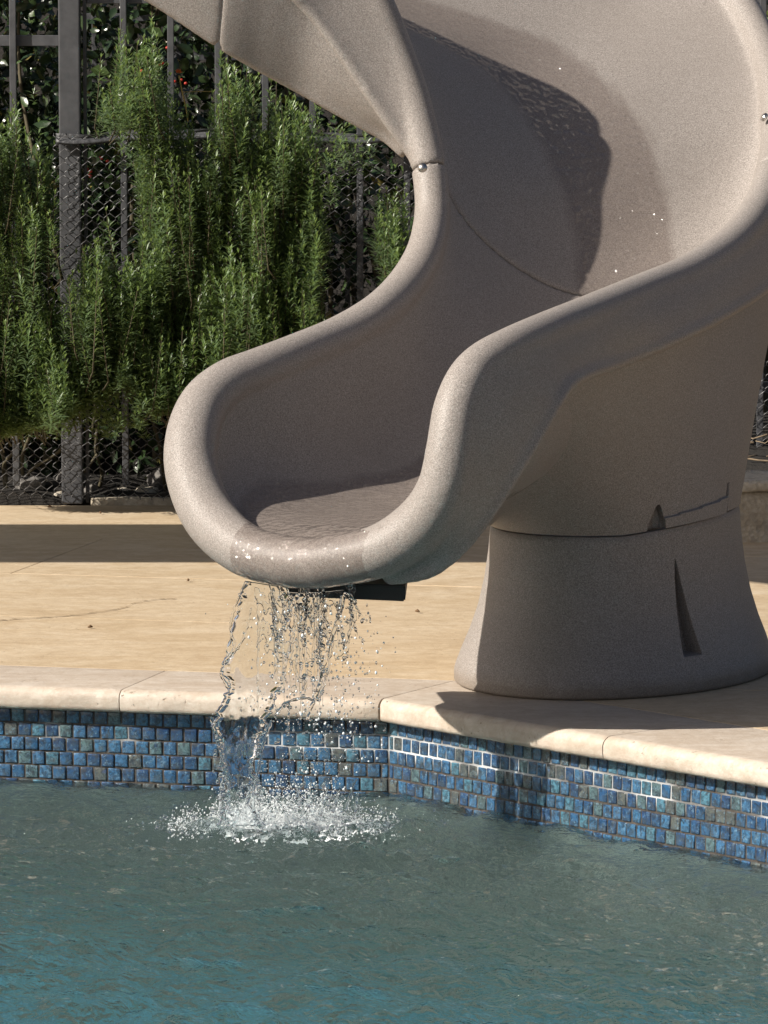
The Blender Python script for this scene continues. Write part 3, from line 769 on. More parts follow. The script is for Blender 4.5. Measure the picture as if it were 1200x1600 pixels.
# ---------------------------------------------------------------- fence with netting, planting bed, stones
FY = 13.85
zof = lambda py, y: at(0, py, y).z
xof = lambda px, y: at(px, 300, y).x
def bar(name, x0, x1, y0, y1, z0, z1, parent, bev=.002, mat='fence'):
    bm = bmesh.new(); box_bm(bm, x0, x1, y0, y1, z0, z1, bev); return bm_obj(name, bm, MAT[mat], parent)
fence = thing('metal_fence', 'charcoal metal picket fence with black netting behind the slide and rosemary', 'fence', (0, FY, 0))
bar('post', xof(94, FY), xof(127, FY), FY - .035, FY + .03, 0, 1.75, fence, .004)
bar('post', xof(131, FY), xof(136, FY), FY + .0, FY + .03, 0, 1.75, fence, .001)
for px in (-568, -494, -421, -347, -274, -200, -126, -52, 22): bar('picket', xof(px - 5.2, FY), xof(px + 5.2, FY), FY - .010, FY + .010, .05, 1.72, fence)
for k in range(11):
    px = 194 + 73.7*k
    bar('picket', xof(px - 5, FY), xof(px + 5, FY), FY - .010, FY + .010, .05, 1.72, fence)
for px in (1190, 1264, 1338, 1412, 1486): bar('picket', xof(px - 5, FY), xof(px + 5, FY), FY - .010, FY + .010, .05, 1.72, fence)
bar('post', xof(1090, FY), xof(1124, FY), FY - .03, FY + .03, 0, 1.75, fence, .004)
zl = zof(63.5, FY)
bar('rail', xof(-640, FY), xof(93, FY), FY + .0115, FY + .036, zl - .0155, zl + .0155, fence)
zr = zof(-3, FY)
bar('rail', xof(136.5, FY), xof(1089, FY), FY + .0115, FY + .036, zr - .0155, zr + .0155, fence)
bar('rail', xof(1125, FY), xof(1560, FY), FY + .0115, FY + .036, zr - .0155, zr + .0155, fence)
zb_ = zof(606, FY)
bar('rail', xof(-640, FY), xof(93, FY), FY + .0115, FY + .036, zb_ - .0155, zb_ + .0155, fence)
bar('rail', xof(136.5, FY), xof(1089, FY), FY + .0115, FY + .036, zb_ - .0155, zb_ + .0155, fence)
bar('rail', xof(1125, FY), xof(1560, FY), FY + .0115, FY + .036, zb_ - .0155, zb_ + .0155, fence)
# hexagonal wire netting tied to the front of the pickets
NY = FY - .040
def netting(x0, x1, z0, z1, name):
    cw, chh, tw = .0335, .0185, .0065
    acc = Acc(); rw = .00105
    ncol = int((x1 - x0)/cw); nrow = int((z1 - z0)/chh)
    def sag(x, z): return NY + .010*math.sin(3.1*x + 1.3*z) + .007*math.sin(7.3*z + 2.2*x), x + .006*math.sin(9*z + 3*x), z + .007*math.sin(5*x + 4*z)
    def wire(pts):
        P = []
        for x, z, dy in pts:
            y, xx, zz = sag(x, z); P.append((xx, y + dy, zz))
        P = np.array(P); V, Fc = tube_np(P, rw, 4, False); acc.add(V, Fc)
    # every wire zig-zags down a column, twisting round its neighbour
    for c_ in range(ncol):
        pts = []; cx = x0 + c_*cw
        for r_ in range(nrow + 1):
            z = z1 - r_*chh; side = 1 if (r_ % 2) else -1
            x = cx + side*cw*.25
            pts.append((x - side*.0009, z + tw*.5, .0012)); pts.append((x + side*.0009, z - tw*.5, -.0012))
        wire(pts)
        pts = []; cx = x0 + c_*cw + cw*.5
        for r_ in range(nrow + 1):
            z = z1 - r_*chh; side = -1 if (r_ % 2) else 1
            x = cx + side*cw*.25
            pts.append((x - side*.0009, z + tw*.5, -.0012)); pts.append((x + side*.0009, z - tw*.5, .0012))
        wire(pts)
    o = acc.build(name, MAT['wire'], fence, True); o['kind'] = 'stuff'
    return o
zt_net = zof(208, NY)
netting(xof(88, NY), xof(700, NY), .012, zt_net, 'wire_netting')
netting(xof(-60, NY), xof(90, NY), .012, zof(420, NY), 'wire_netting')
netting(xof(1120, NY), xof(1330, NY), .14, zof(560, NY), 'wire_netting')
# folded selvedge band along the top of the netting
n = 90; xs = np.linspace(xof(88, NY), xof(690, NY), n); A = np.zeros((n, 5, 3))
for i, x in enumerate(xs):
    for j in range(5):
        A[i, j] = (x, NY - .012 + .009*math.sin(j*1.4) + .004*math.sin(x*31), zt_net + .006 - .0075*j + .006*math.sin(x*9) + .004*math.sin(x*23) + .002*math.sin(j*3 + x*40))
V, Fc = solid_grid(A, A + np.array([0, .002, 0]))
b = NB('net_hem'); v = b.coord(); MAT['hem'] = b.out(b.ramp(b.noise(v, 60, 4), [(.3, (.02, .021, .024)), (.7, (.06, .062, .068))]), .5, b.bump(b.noise(v, 90, 3), .6, .004))
np_mesh('netting_hem', V, Fc, MAT['hem'], fence, True)
# second line of rails behind
fence2 = thing('metal_fence', 'dark rear rails seen through the top gap of the picket fence', 'fence', (0, 14.9, 0))
for py in (27, 88, 600):
    z = zof(py, 14.9); bar('rail', xof(100, 14.9), xof(1000, 14.9), 14.88, 14.91, z - .012, z + .012, fence2)
for px in (150, 281, 412, 543, 674, 905): bar('picket', xof(px - 4, 14.9), xof(px + 4, 14.9), 14.862, 14.879, .0, 1.6, fence2)

# added slope as dark backdrop; its near-black soil colour stands in for shade
b = NB('soil'); v = b.coord(); MAT['soil'] = b.out(b.ramp(b.noise(v, 9, 6, .65), [(.3, (.007, .006, .005)), (.7, (.020, .016, .012))]), .95, b.bump(b.noise(v, 22, 6, .7), .8, .03))
gx = np.linspace(-9, 9, 150); gy = np.concatenate([np.linspace(13.79, 18.5, 70), [20, 24, 32]])
X, Y = np.meshgrid(gx, gy, indexing='ij')
Z = np.where(Y < 16.2, .02 + .03*np.clip(Y - 13.8, 0, 9), .09 + (Y - 16.2)*1.1).clip(-1, 2.6)
Z = Z + .02*np.sin(9*X)*np.sin(11*Y) + .012*np.sin(23*X + 5*Y)
Z[:, 0] = -.05
o = np_mesh('backdrop_bank', np.stack([X, Y, Z], -1).reshape(-1, 3), grid_faces(150, len(gy)), MAT['soil'], None, True); tag(o, kind='structure')

# stones at the foot of the netting
def mat_stone(nm, c0, c1, c2):
    b = NB(nm); v = b.coord(); 
    col = b.ramp(b.noise(v, 14, 6, .65), [(.3, c0), (.5, c1), (.7, c2)])
    col = b.mix(b.ramp(b.noise(v, 120, 3, .6), [(.4, .5), (.6, 0)]), col, c0)
    return b.out(col, .85, b.bump(b.mix(.5, b.noise(v, 40, 6, .7), b.voronoi(v, 60)), .8, .008))
MAT['stone_l'] = mat_stone('pale_stone', (.33, .28, .21), (.50, .45, .37), (.62, .58, .50))
MAT['stone_d'] = mat_stone('grey_stone', (.08, .075, .07), (.15, .14, .13), (.24, .225, .20))
def rock(px0, px1, py0, py1, y, mat, label, ry=.06):
    a_, c_ = at(px0, py1, y), at(px1, py0, y); rx = (c_.x - a_.x)/2; rz = (c_.z - a_.z)/2
    bm = bmesh.new(); bmesh.ops.create_icosphere(bm, subdivisions=4, radius=1); sd = random.random()*50
    for v in bm.verts:
        q = v.co.copy(); e = .62
        q = Vector([math.copysign(abs(t)**e, t) for t in q])
        q *= .86 + .20*mnoise.noise(q*1.3 + Vector((sd, 0, 0))) + .08*mnoise.noise(q*3.5 + Vector((0, sd, 0))) + .03*mnoise.noise(q*9 + Vector((0, sd, 0)))
        v.co = (q.x*rx, q.y*ry, q.z*rz)
    o = bm_obj('rock', bm, MAT[mat], None, True); o.location = ((a_.x + c_.x)/2, y, (a_.z + c_.z)/2)
    tag(o, label, 'rock', 'stones at the foot of the netting'); return o
rock(20, 74, 742, 790, 13.98, 'stone_d', 'dark grey stone furthest left behind the netting, in the corner by the paving')
rock(76, 124, 766, 790, 13.96, 'stone_l', 'small pale flat stone behind the netting left of the dark fence post')
rock(126, 158, 752, 790, 14.02, 'stone_d', 'narrow dark stone behind the netting at the foot of the fence post')
rock(166, 208, 757, 785, 14.0, 'stone_l', 'cream stone resting on the pale kerb block behind the netting, left one of a pair')
rock(206, 252, 758, 786, 14.0, 'stone_l', 'tan stone on the pale kerb block, tucked beside the slide lip')
rock(225, 300, 728, 776, 14.12, 'stone_d', 'big shaded grey stone behind the pair of pale stones')
rock(88, 140, 730, 772, 14.14, 'stone_d', 'shaded stone half buried behind the small pale flat stone')
bm = bmesh.new(); a_ = at(142, 790, 13.83); c_ = at(330, 778, 13.83); box_bm(bm, a_.x, c_.x, 13.835 - .015, 13.93, -.01, c_.z, .006)
bmesh.ops.subdivide_edges(bm, edges=[e for e in bm.edges if e.calc_length() > .1], cuts=14)
for v in bm.verts: v.co += Vector((0, 1, 1))*mnoise.noise(v.co*30)*.003
o = bm_obj('kerb_block', bm, MAT['stone_l'], None, False); tag(o, 'long low pale concrete kerb block at the foot of the netting beside the slide', 'kerb block')

# rough stone planter edge on the right
bm = bmesh.new(); zt_ = zof(768, 12.82)
box_bm(bm, .72, 2.6, 12.82, 13.06, -.02, zt_, .016)
for _ in range(2): bmesh.ops.subdivide_edges(bm, edges=[e for e in bm.edges if e.calc_length() > .03], cuts=5 if _ == 0 else 2)
for v in bm.verts:
    q = v.co; d_ = mnoise.noise(q*9)*.012 + mnoise.noise(Vector((q.x*38, q.y*30, q.z*60)))*.009
    v.co = q + Vector((0, -1, .5))*d_
wall_o = bm_obj('stone_planter', bm, MAT['stone_l'], None, True); tag(wall_o, 'low rough cream stone planter edge behind the pedestal on the right', 'planter')
bm = bmesh.new(); box_bm(bm, .70, 2.6, 12.79, 13.09, zt_ + .001, zt_ + .030, .010)
bmesh.ops.subdivide_edges(bm, edges=[e for e in bm.edges if e.calc_length() > .05], cuts=24)
for v in bm.verts: v.co += Vector((0, 1, 1))*(mnoise.noise(v.co*17)*.007 + mnoise.noise(v.co*50)*.003)
bm_obj('capping', bm, MAT['stone_l'], wall_o, True)
o = mesh('planting_soil', [(.7, 13.0, zt_ - .01), (2.6, 13.0, zt_ - .01), (2.6, 14.6, zt_ + .06), (.7, 14.6, zt_ + .06)], [(0, 1, 2, 3)], MAT['soil']); tag(o, kind='structure')
# dry twigs lying on the bed
tw = Acc()
for k in range(70):
    x = random.uniform(.75, 1.5); y = random.uniform(13.12, 13.8); l = random.uniform(.03, .14); an = random.random()*3.14
    z0 = zt_ + .01 + (y - 13)*.044
    P = [(x + math.cos(an)*l*t, y + math.sin(an)*l*t, z0 + .012 + random.uniform(0, .02)) for t in (-.5, -.1, .25, .5)]
    tw.add(*tube_np(P, random.uniform(.0015, .004), 5))
b = NB('twig_bark'); v = b.coord(); MAT['bark'] = b.out(b.ramp(b.noise(v, 50, 4), [(.3, (.10, .07, .045)), (.7, (.26, .20, .13))]), .8)
o = tw.build('dry_twigs', MAT['bark']); tag(o, 'dry tan twigs littering the soil behind the stone planter edge', 'twigs', None, 'stuff')
# ---------------------------------------------------------------- rosemary and the broadleaf shrubs behind
def mat_needles():
    b = NB('rosemary_leaf'); t = b.attr('tip'); r = b.attr('rnd')
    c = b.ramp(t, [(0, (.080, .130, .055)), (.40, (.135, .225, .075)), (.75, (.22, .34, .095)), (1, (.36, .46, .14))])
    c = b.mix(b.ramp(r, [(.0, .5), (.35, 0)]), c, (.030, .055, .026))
    c = b.mix(b.ramp(r, [(.93, 0), (.97, .75)]), c, (.15, .165, .10))
    # pale felted underside
    g = b.n.new('ShaderNodeNewGeometry')
    c = b.mix(b.math('MULTIPLY', g.outputs['Backfacing'], .25), c, (.13, .165, .115))
    m = b.out(c, .40, None, Specular_IOR_Level=.75)
    tl = b.n.new('ShaderNodeBsdfTranslucent'); b.l.new(b.mix(.5, c, (.34, .44, .10)), tl.inputs[0]); mx = b.n.new('ShaderNodeMixShader'); mx.inputs[0].default_value = .42
    ou = [x for x in b.n if x.type == 'OUTPUT_MATERIAL'][0]
    b.l.new(b.p.outputs[0], mx.inputs[1]); b.l.new(tl.outputs[0], mx.inputs[2]); b.l.new(mx.outputs[0], ou.inputs[0])
    return m
MAT['needle'] = mat_needles()
b = NB('rosemary_stem'); v = b.coord(); MAT['stem'] = b.out(b.ramp(b.noise(v, 40, 4), [(.3, (.040, .034, .018)), (.7, (.09, .075, .04))]), .8)
def sprig_leaves(rg, base, direc, length, n, leaf, bend, acc):
    """needles in whorls round one stem; appended as quads (V-folded) to acc; returns the stem points"""
    d = direc/np.linalg.norm(direc)
    t = np.linspace(0, 1, 9); up = np.array([0, 0, 1.0])
    P = base + np.outer(t, d)*length + np.outer(t**2, (up - d*0.6))*length*bend
    s = np.sort(rg.uniform(.05, 1, n)); s[-6:] = 1 - rg.random(6)*.02
    i = np.clip((s*8).astype(int), 0, 7); f = (s*8 - i)[:, None]
    C = P[i]*(1 - f) + P[i + 1]*f; T = P[i + 1] - P[i]; T /= np.linalg.norm(T, axis=1, keepdims=True)
    A = np.cross(T, [.31, .9, .2]); A /= np.linalg.norm(A, axis=1, keepdims=True); B = np.cross(T, A)
    ph = np.arange(n)*2.399 + rg.normal(0, .4, n)
    el = np.interp(s, [0, .55, .9, 1], [1.25, 1.05, .70, .30]) + rg.normal(0, .16, n)
    side = np.cos(ph)[:, None]*A + np.sin(ph)[:, None]*B
    D = T*np.cos(el)[:, None] + side*np.sin(el)[:, None]
    W = np.cross(D, T); W /= np.linalg.norm(W, axis=1, keepdims=True) + 1e-9
    N = np.cross(W, D)
    L = leaf*np.interp(s, [0, .25, .8, 1], [.75, 1.0, .95, .55])*rg.uniform(.7, 1.2, n); w = L*.062 + .0009
    L = L[:, None]; w = w[:, None]
    droop = -N*0 + np.array([0, 0, -1])*L*.10
    b0 = C; m1 = C + D*L*.5 + W*w + N*w*.35; m2 = C + D*L*.5 - W*w + N*w*.35; mc = C + D*L*.52; tp = C + D*L + droop
    V = np.stack([b0, m1, tp, m2, mc], 1)               # 5 verts
    Fq = np.array([[0, 1, 2, 4], [0, 4, 2, 3]])[:, ::-1]
    Fc = (np.arange(n)[:, None, None]*5 + Fq[None]).reshape(-1, 4)
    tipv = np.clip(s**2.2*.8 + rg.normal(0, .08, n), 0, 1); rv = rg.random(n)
    acc['V'].append(V.reshape(-1, 3)); acc['F'].append(Fc + acc['n']); acc['n'] += n*5
    acc['t'].append(np.repeat(tipv, 5)); acc['r'].append(np.repeat(rv, 5))
    return P
def inside(poly, x, y):
    c = False; j = len(poly) - 1
    for i in range(len(poly)):
        xi, yi = poly[i]; xj, yj = poly[j]
        if (yi > y) != (yj > y) and x < (xj - xi)*(y - yi)/(yj - yi) + xi: c = not c
        j = i
    return c
GAPS = [[(90, 0), (133, 0), (133, 215), (90, 215)], [(92, 200), (150, 205), (215, 215), (215, 325), (165, 338), (140, 380), (112, 405), (92, 405)],
        [(505, 235), (640, 215), (640, 285), (600, 290), (584, 305), (582, 400), (602, 445), (560, 485), (512, 490), (522, 400), (500, 300)],
        [(100, 668), (140, 640), (200, 612), (232, 655), (262, 650), (262, 800), (-100, 800), (-100, 715)], [(268, 96), (336, 110), (336, 178), (268, 168)], [(42, -10), (92, -10), (92, 175), (60, 168), (42, 150)]]
def rosemary(label, tips, rg, yr=(13.22, 13.76), lean=.26, lens=(.15, .28), loc=None):
    """tips: list of (px, py) tip positions on the face of the hedge"""
    acc = dict(V=[], F=[], n=0, t=[], r=[]); st = Acc()
    for k, (px, py) in enumerate(tips):
        y = (yr[0] + yr[1])/2 + (.075 if yr[0] < 13.3 else .05)*mnoise.noise(Vector((px/62.0, py/95.0, 2.2)))*1.6 + rg.normal(0, .045); y = min(y, 13.79 if yr[0] < 13.8 else 15); tip = np.array(at(px, py, y))
        ln = rg.uniform(*lens)
        d = np.array([rg.normal(0, .13), -abs(rg.normal(lean, .2)), 1.0]); d /= np.linalg.norm(d)
        bend = rg.uniform(.0, .25)
        for f in np.linspace(.15, 1, 12):          # keep the gaps in the hedge open
            qx, qy = px - d[0]*ln*f*550, py + ln*f*545
            if qy > 695 or any(inside(w_, qx, qy) for w_ in GAPS):
                ln = max(.05, ln*(f - .08)); break
        base = tip - d*ln - (np.array([0, 0, 1.0]) - d*.6)*ln*bend
        P = sprig_leaves(rg, base, d, ln, int(ln*rg.uniform(270, 350)), rg.uniform(.024, .035), bend, acc)
        if k % 4 == 0 and ln > .13:
            root = P[0] + np.array([rg.normal(0, .012), .03 + .05*rg.random(), -.03])
            V, Fc = tube_np(np.vstack([root[None], P[::2]]), np.linspace(.0026, .0010, 6), 4, False); st.add(V, Fc)
    V = np.vstack(acc['V']); Fc = np.vstack(acc['F'])
    c = V.mean(0); root = thing('rosemary_bush', label, 'rosemary bush', (float(c[0]), 13.75, 0.02), 'rosemary growing through the netting')
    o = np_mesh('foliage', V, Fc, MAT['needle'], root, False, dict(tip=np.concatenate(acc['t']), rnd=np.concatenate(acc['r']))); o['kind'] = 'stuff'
    o = st.build('stem', MAT['stem'], root, True); o['kind'] = 'stuff'
    # woody main stems down to the bed
    wd = Acc(); xs = np.quantile(V[:, 0], np.linspace(.12, .88, 5)); ztop = np.quantile(V[:, 2], .7)
    for x in xs[1::2]:
        P = [(x + rg.normal(0, .02) + .02*math.sin(j*1.7 + x*9), 13.98 + .05*math.sin(j + x*5), .0 + ztop*j/7) for j in range(8)]
        wd.add(*tube_np(catmull(P, 22), np.linspace(.006, .003, 22), 6))
    o = wd.build('trunk', MAT['stem'], root, True); o['kind'] = 'stuff'
    return root
def tips_in(poly, n, rg, extra=()):
    xs = [p[0] for p in poly]; ys = [p[1] for p in poly]; out = list(extra)
    while len(out) < n + len(extra):
        x, y = rg.uniform(min(xs), max(xs)), rg.uniform(min(ys), max(ys))
        if inside(poly, x, y): out.append((x, y))
    return out
pr = np.random.default_rng(3)
rosemary('bushy green rosemary at the far left, below the short rail beside the wide post',
         tips_in([(-90, 190), (-20, 165), (20, 175), (48, 215), (88, 245), (92, 300), (80, 330), (62, 400), (92, 470), (70, 600), (-90, 600)], 450, pr,
                 [(18, 150), (50, 132), (28, 165), (60, 190), (-20, 140), (85, 225), (12, 190)]), pr)
rosemary('tall rosemary with two spires climbing the fence right of the wide post',
         tips_in([(150, 150), (172, 90), (190, 60), (240, 60), (262, 140), (285, 170), (320, 210), (330, 300), (300, 400), (222, 395), (212, 300), (180, 205), (150, 190)], 257, pr,
                 [(190, 34), (236, 24), (240, 40), (186, 50), (196, 62), (262, 104), (266, 118), (298, 195), (158, 88), (300, 188), (345, 214), (250, 88)]), pr)
rosemary('dense rosemary growing up to the underside of the raised slide run',
         tips_in([(330, 110), (352, 92), (420, 120), (520, 170), (600, 222), (560, 250), (520, 290), (500, 380), (495, 480), (320, 480), (318, 260), (325, 180)], 538, pr,
                 [(376, 116), (404, 116), (346, 70), (362, 90), (432, 130), (470, 220), (410, 240), (350, 232)]), pr)
rosemary('small bright rosemary tuft against the netting just left of the slide bend',
         tips_in([(588, 300), (610, 292), (640, 300), (650, 380), (640, 440), (600, 430), (584, 380)], 68, pr, [(604, 296), (632, 290), (596, 330), (618, 262)]), pr, (13.3, 13.6))
rosemary('broad rosemary mass over the lower netting, bottom left corner by the paving',
         tips_in([(-90, 560), (92, 470), (100, 450), (120, 400), (150, 370), (215, 410), (215, 560), (140, 620), (60, 640), (-90, 640)], 519, pr,
                 [(166, 330), (160, 350), (120, 395), (60, 300), (24, 295)]), pr)
rosemary('full rosemary hanging over the netting beside the rounded slide lip',
         tips_in([(215, 400), (300, 395), (500, 470), (520, 520), (400, 545), (330, 575), (280, 600), (215, 590)], 538, pr), pr)
rosemary('low dangling rosemary fringe above the shaded stones at the netting foot',
         tips_in([(-90, 560), (60, 590), (130, 560), (210, 545), (260, 560), (275, 610), (255, 640), (238, 640), (190, 600), (110, 650), (50, 660), (-90, 650)], 236, pr,
                 [(246, 640), (240, 632), (90, 655), (95, 648)] + [(pr.uniform(-80, 262), pr.uniform(600, 665)) for _ in range(190)]), pr, (13.36, 13.66), .35, (.07, .14))
rosemary('sparse rosemary showing past the outer rim at the top right',
         tips_in([(1150, 10), (1210, 20), (1290, 0), (1290, 240), (1200, 220)], 191, pr, [(1180, 28), (1168, 12)]), pr, (13.9, 14.2))

# broadleaf shrubs behind the fence; their gloom is put into the dark leaf colour
def mat_leaf():
    b = NB('shrub_leaf'); r = b.attr('rnd'); v = b.coord()
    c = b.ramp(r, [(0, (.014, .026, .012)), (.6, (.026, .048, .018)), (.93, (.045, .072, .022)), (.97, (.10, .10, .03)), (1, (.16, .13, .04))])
    return b.out(c, .26, b.bump(b.noise(v, 60, 2), .2, .004), Specular_IOR_Level=.5)
MAT['leaf'] = mat_leaf()
def shrub(label, x0, x1, z0, z1, n, rg, berries=()):
    root = thing('broadleaf_shrub', label, 'shrub', ((x0 + x1)/2, 14.75, .05), 'shrubs behind the fence')
    C = np.stack([rg.uniform(x0, x1, n), 14.15 + 1.6*rg.random(n)**.8, rg.uniform(z0, z1, n)], -1)
    # clumping
    cl = np.stack([rg.uniform(x0, x1, 60), rg.uniform(14.2, 15.6, 60), rg.uniform(z0, z1, 60)], -1)
    k = rg.integers(0, 60, n); C = np.where(rg.random((n, 1)) < .75, cl[k] + rg.normal(0, .085, (n, 3)), C)
    D = rg.normal(0, 1, (n, 3)); D[:, 1] -= .5; D[:, 2] -= .25; D /= np.linalg.norm(D, axis=1, keepdims=True)
    W = np.cross(D, rg.normal(0, 1, (n, 3))); W /= np.linalg.norm(W, axis=1, keepdims=True); N = np.cross(W, D)
    L = rg.uniform(.03, .062, n)[:, None]; w = L*.27
    V = np.stack([C, C + D*L*.35 + W*w + N*w*.3, C + D*L*.75 + W*w*.75 + N*w*.25 - N*L*.05, C + D*L - N*L*.14, C + D*L*.75 - W*w*.75 + N*w*.25 - N*L*.05, C + D*L*.35 - W*w + N*w*.3, C + D*L*.4, C + D*L*.75 - N*L*.05], 1)
    Fq = np.array([[0, 1, 6, 6], [0, 6, 5, 5], [1, 2, 7, 6], [6, 7, 4, 5], [2, 3, 7, 7], [7, 3, 4, 4]])
    q = np.array([[1, 2, 7, 6], [6, 7, 4, 5]]); t3 = np.array([[0, 1, 6], [0, 6, 5], [2, 3, 7], [7, 3, 4]])
    tri = np.concatenate([t3, q[:, [0, 1, 2]], q[:, [0, 2, 3]]])
    Fc = (np.arange(n)[:, None, None]*8 + tri[None]).reshape(-1, 3)
    o = np_mesh('foliage', V.reshape(-1, 3), Fc, MAT['leaf'], root, True, dict(rnd=np.repeat(rg.random(n), 8))); o['kind'] = 'stuff'
    wd = Acc()
    for _ in range(9):
        x = rg.uniform(x0, x1); y = rg.uniform(14.4, 15); P = [(x + .05*math.sin(j + x*7) + (j*.02*math.sin(x*13)), y + .04*math.sin(j*1.3), z1*.95*j/7) for j in range(8)]
        wd.add(*tube_np(catmull(P, 24), np.linspace(.012, .003, 24), 6))
    wd.build('branches', MAT['stem'], root, True)
    for (px, py, nb) in berries:
        for _ in range(nb):
            P = at(px + rg.normal(0, 5), py + rg.normal(0, 5), 14.1); bm = bmesh.new(); bmesh.ops.create_icosphere(bm, subdivisions=2, radius=.0055)
            bmesh.ops.scale(bm, vec=(1, 1, .85), verts=bm.verts); bmesh.ops.translate(bm, vec=P, verts=bm.verts); bm_obj('berry', bm, MAT['berry'], root, True)
b = NB('berry_skin'); MAT['berry'] = b.out((.42, .035, .02), .3)
sr = np.random.default_rng(8)
shrub('dark glossy leaved shrub behind the fence left of the wide post', -2.0, -.93, .1, 1.75, 15000, sr)
shrub('dark shrub with a few red berries behind the fence right of the wide post', -.95, -.35, .1, 1.75, 8000, sr, [(138, 270, 4), (160, 252, 3), (250, 100, 2), (280, 130, 3), (222, 118, 3), (262, 78, 2)])
shrub('dark leaved shrub behind the netting window beside the slide bend', -.4, .6, .1, 1.6, 6500, sr)
shrub('dark shrub behind the fence at the right edge past the slide', .6, 2.0, .55, 1.75, 6000, sr)
# one dry flowering stalk with an orange bloom
st = thing('flower_stalk', 'thin yellow stalk with a small orange bloom in front of the dark shrub', 'flower', tuple(at(286, 190, 14.0)))
ac = Acc()
ac.add(*tube_np(catmull([at(294, 190, 14.0), at(290, 165, 14.0), at(284, 140, 14.0), at(280, 118, 14.0)], 14), .0022, 5))
ac.add(*tube_np(catmull([at(284, 144, 14.0), at(310, 143, 14.02), at(336, 143, 14.03)], 8), .0013, 5))
b = NB('dry_stalk'); MAT['stalk'] = b.out((.36, .27, .07), .7); ac.build('stalk', MAT['stalk'], st)
b = NB('orange_petal'); MAT['petal'] = b.out((.60, .16, .03), .5)
bm = bmesh.new(); c0 = at(279, 114, 14.0)
for k in range(14):
    an = k*2.4; el = .3 + .09*k
    d_ = Vector((math.cos(an)*math.cos(el), math.sin(an)*math.cos(el), math.sin(el))); w_ = d_.orthogonal().normalized()*.0035
    q = [c0, c0 + d_*.006 + w_, c0 + d_*.013, c0 + d_*.006 - w_]; bm.faces.new([bm.verts.new(x) for x in q])
bm_obj('bloom', bm, MAT['petal'], st)
# ---------------------------------------------------------------- falling water and splash
def mat_clear():
    b = NB('clear_water'); v = b.coord()
    return b.out((.97, .99, 1.0), .0, None, IOR=1.33, Transmission_Weight=1.0, Specular_IOR_Level=.5)
MAT['clear'] = mat_clear()
wr = np.random.default_rng(21)
def icos(sub):
    bm = bmesh.new(); bmesh.ops.create_icosphere(bm, subdivisions=sub, radius=1); bm.verts.ensure_lookup_table()
    V = np.array([v.co[:] for v in bm.verts]); Fc = np.array([[v.index for v in f.verts] for f in bm.faces]); bm.free(); return V, Fc
I2, I1 = icos(2), icos(1)
b = NB('froth'); MAT['froth'] = b.out((.90, .94, .96), .12, None, Transmission_Weight=.30, IOR=1.3, Specular_IOR_Level=.6)
class Drops:
    def __init__(s): s.V = []; s.F = []; s.n = 0
    def add(s, c, r, stretch=(1, 1, 1), ico=I2, wob=.0):
        V = ico[0]*np.array(stretch)
        if wob: V = V*(1 + wob*np.sin(ico[0] @ wr.normal(0, 2.4, 3) + wr.random()*6)[:, None])
        V = V*r + np.array(c); s.V.append(V); s.F.append(ico[1] + s.n); s.n += len(V)
def fy(t): return 9.42 - .03*t           # the sheet leaves the lip and drops nearly straight
Lf = np.array([(384, 908), (370, 950), (352, 1020), (347, 1050), (356, 1078), (334, 1120), (338, 1160), (349, 1200), (352, 1240), (356, 1290)], float)
Rt = np.array([(452, 918), (455, 960), (452, 1020), (446, 1060), (430, 1095), (418, 1130), (405, 1165), (398, 1200), (396, 1245), (398, 1290)], float)
Yl = np.linspace(9.47, 9.42, 10); 
nt, na = 230, 60
Lc = catmull(Lf, nt); Rc = catmull(Rt, nt); yy = np.linspace(9.46, 9.40, nt)
jl = np.cumsum(wr.normal(0, 1.2, nt)); jl -= np.convolve(jl, np.ones(31)/31, 'same'); jr = np.cumsum(wr.normal(0, 1.2, nt)); jr -= np.convolve(jr, np.ones(31)/31, 'same')
Fr = np.zeros((nt, na, 3)); Bk = np.zeros((nt, na, 3))
for i in range(nt):
    t = i/(nt - 1)
    for j in range(na):
        f = j/(na - 1)
        px = (Lc[i, 0] + jl[i]*1.1)*(1 - f) + (Rc[i, 0] + jr[i]*1.1)*f; py = Lc[i, 1]*(1 - f) + Rc[i, 1]*f
        P = np.array(at(px, py, yy[i]))
        q = Vector((P[0]*28, P[2]*16, 3.1))
        w_ = mnoise.noise(q)*.006 + mnoise.noise(q*2.7)*.0030 + mnoise.noise(q*6)*.0012
        edge = min(f, 1 - f); e = max(0.0, 1 - edge/.13)
        low = max(0, (t - .48)/.2); low = min(1, low)
        th = .0006 + .0034*math.sin(math.pi*min(1, e + .0))**1.0 * (1 if e > 0 else 0) + (.0014 + .0018*mnoise.noise(q*1.7 + Vector((4, 0, 0))))*(.35 + .65*low)
        th = max(.0003, th*min(1, edge/.02 + .02))
        w_ *= (.8 + .9*e + 1.2*low*(1 if t < .72 else .5))
        Fr[i, j] = P + (0, w_ - th, 0); Bk[i, j] = P + (0, w_*.8 + th, 0)
V, Fc = solid_grid(Fr, Bk)
fall = thing('falling_water', 'clear ragged sheet and drops of water pouring off the slide lip', 'falling water', (-.2, 9.43, .25), None, 'stuff')
np_mesh('water_sheet', V, Fc, MAT['clear'], fall, True)
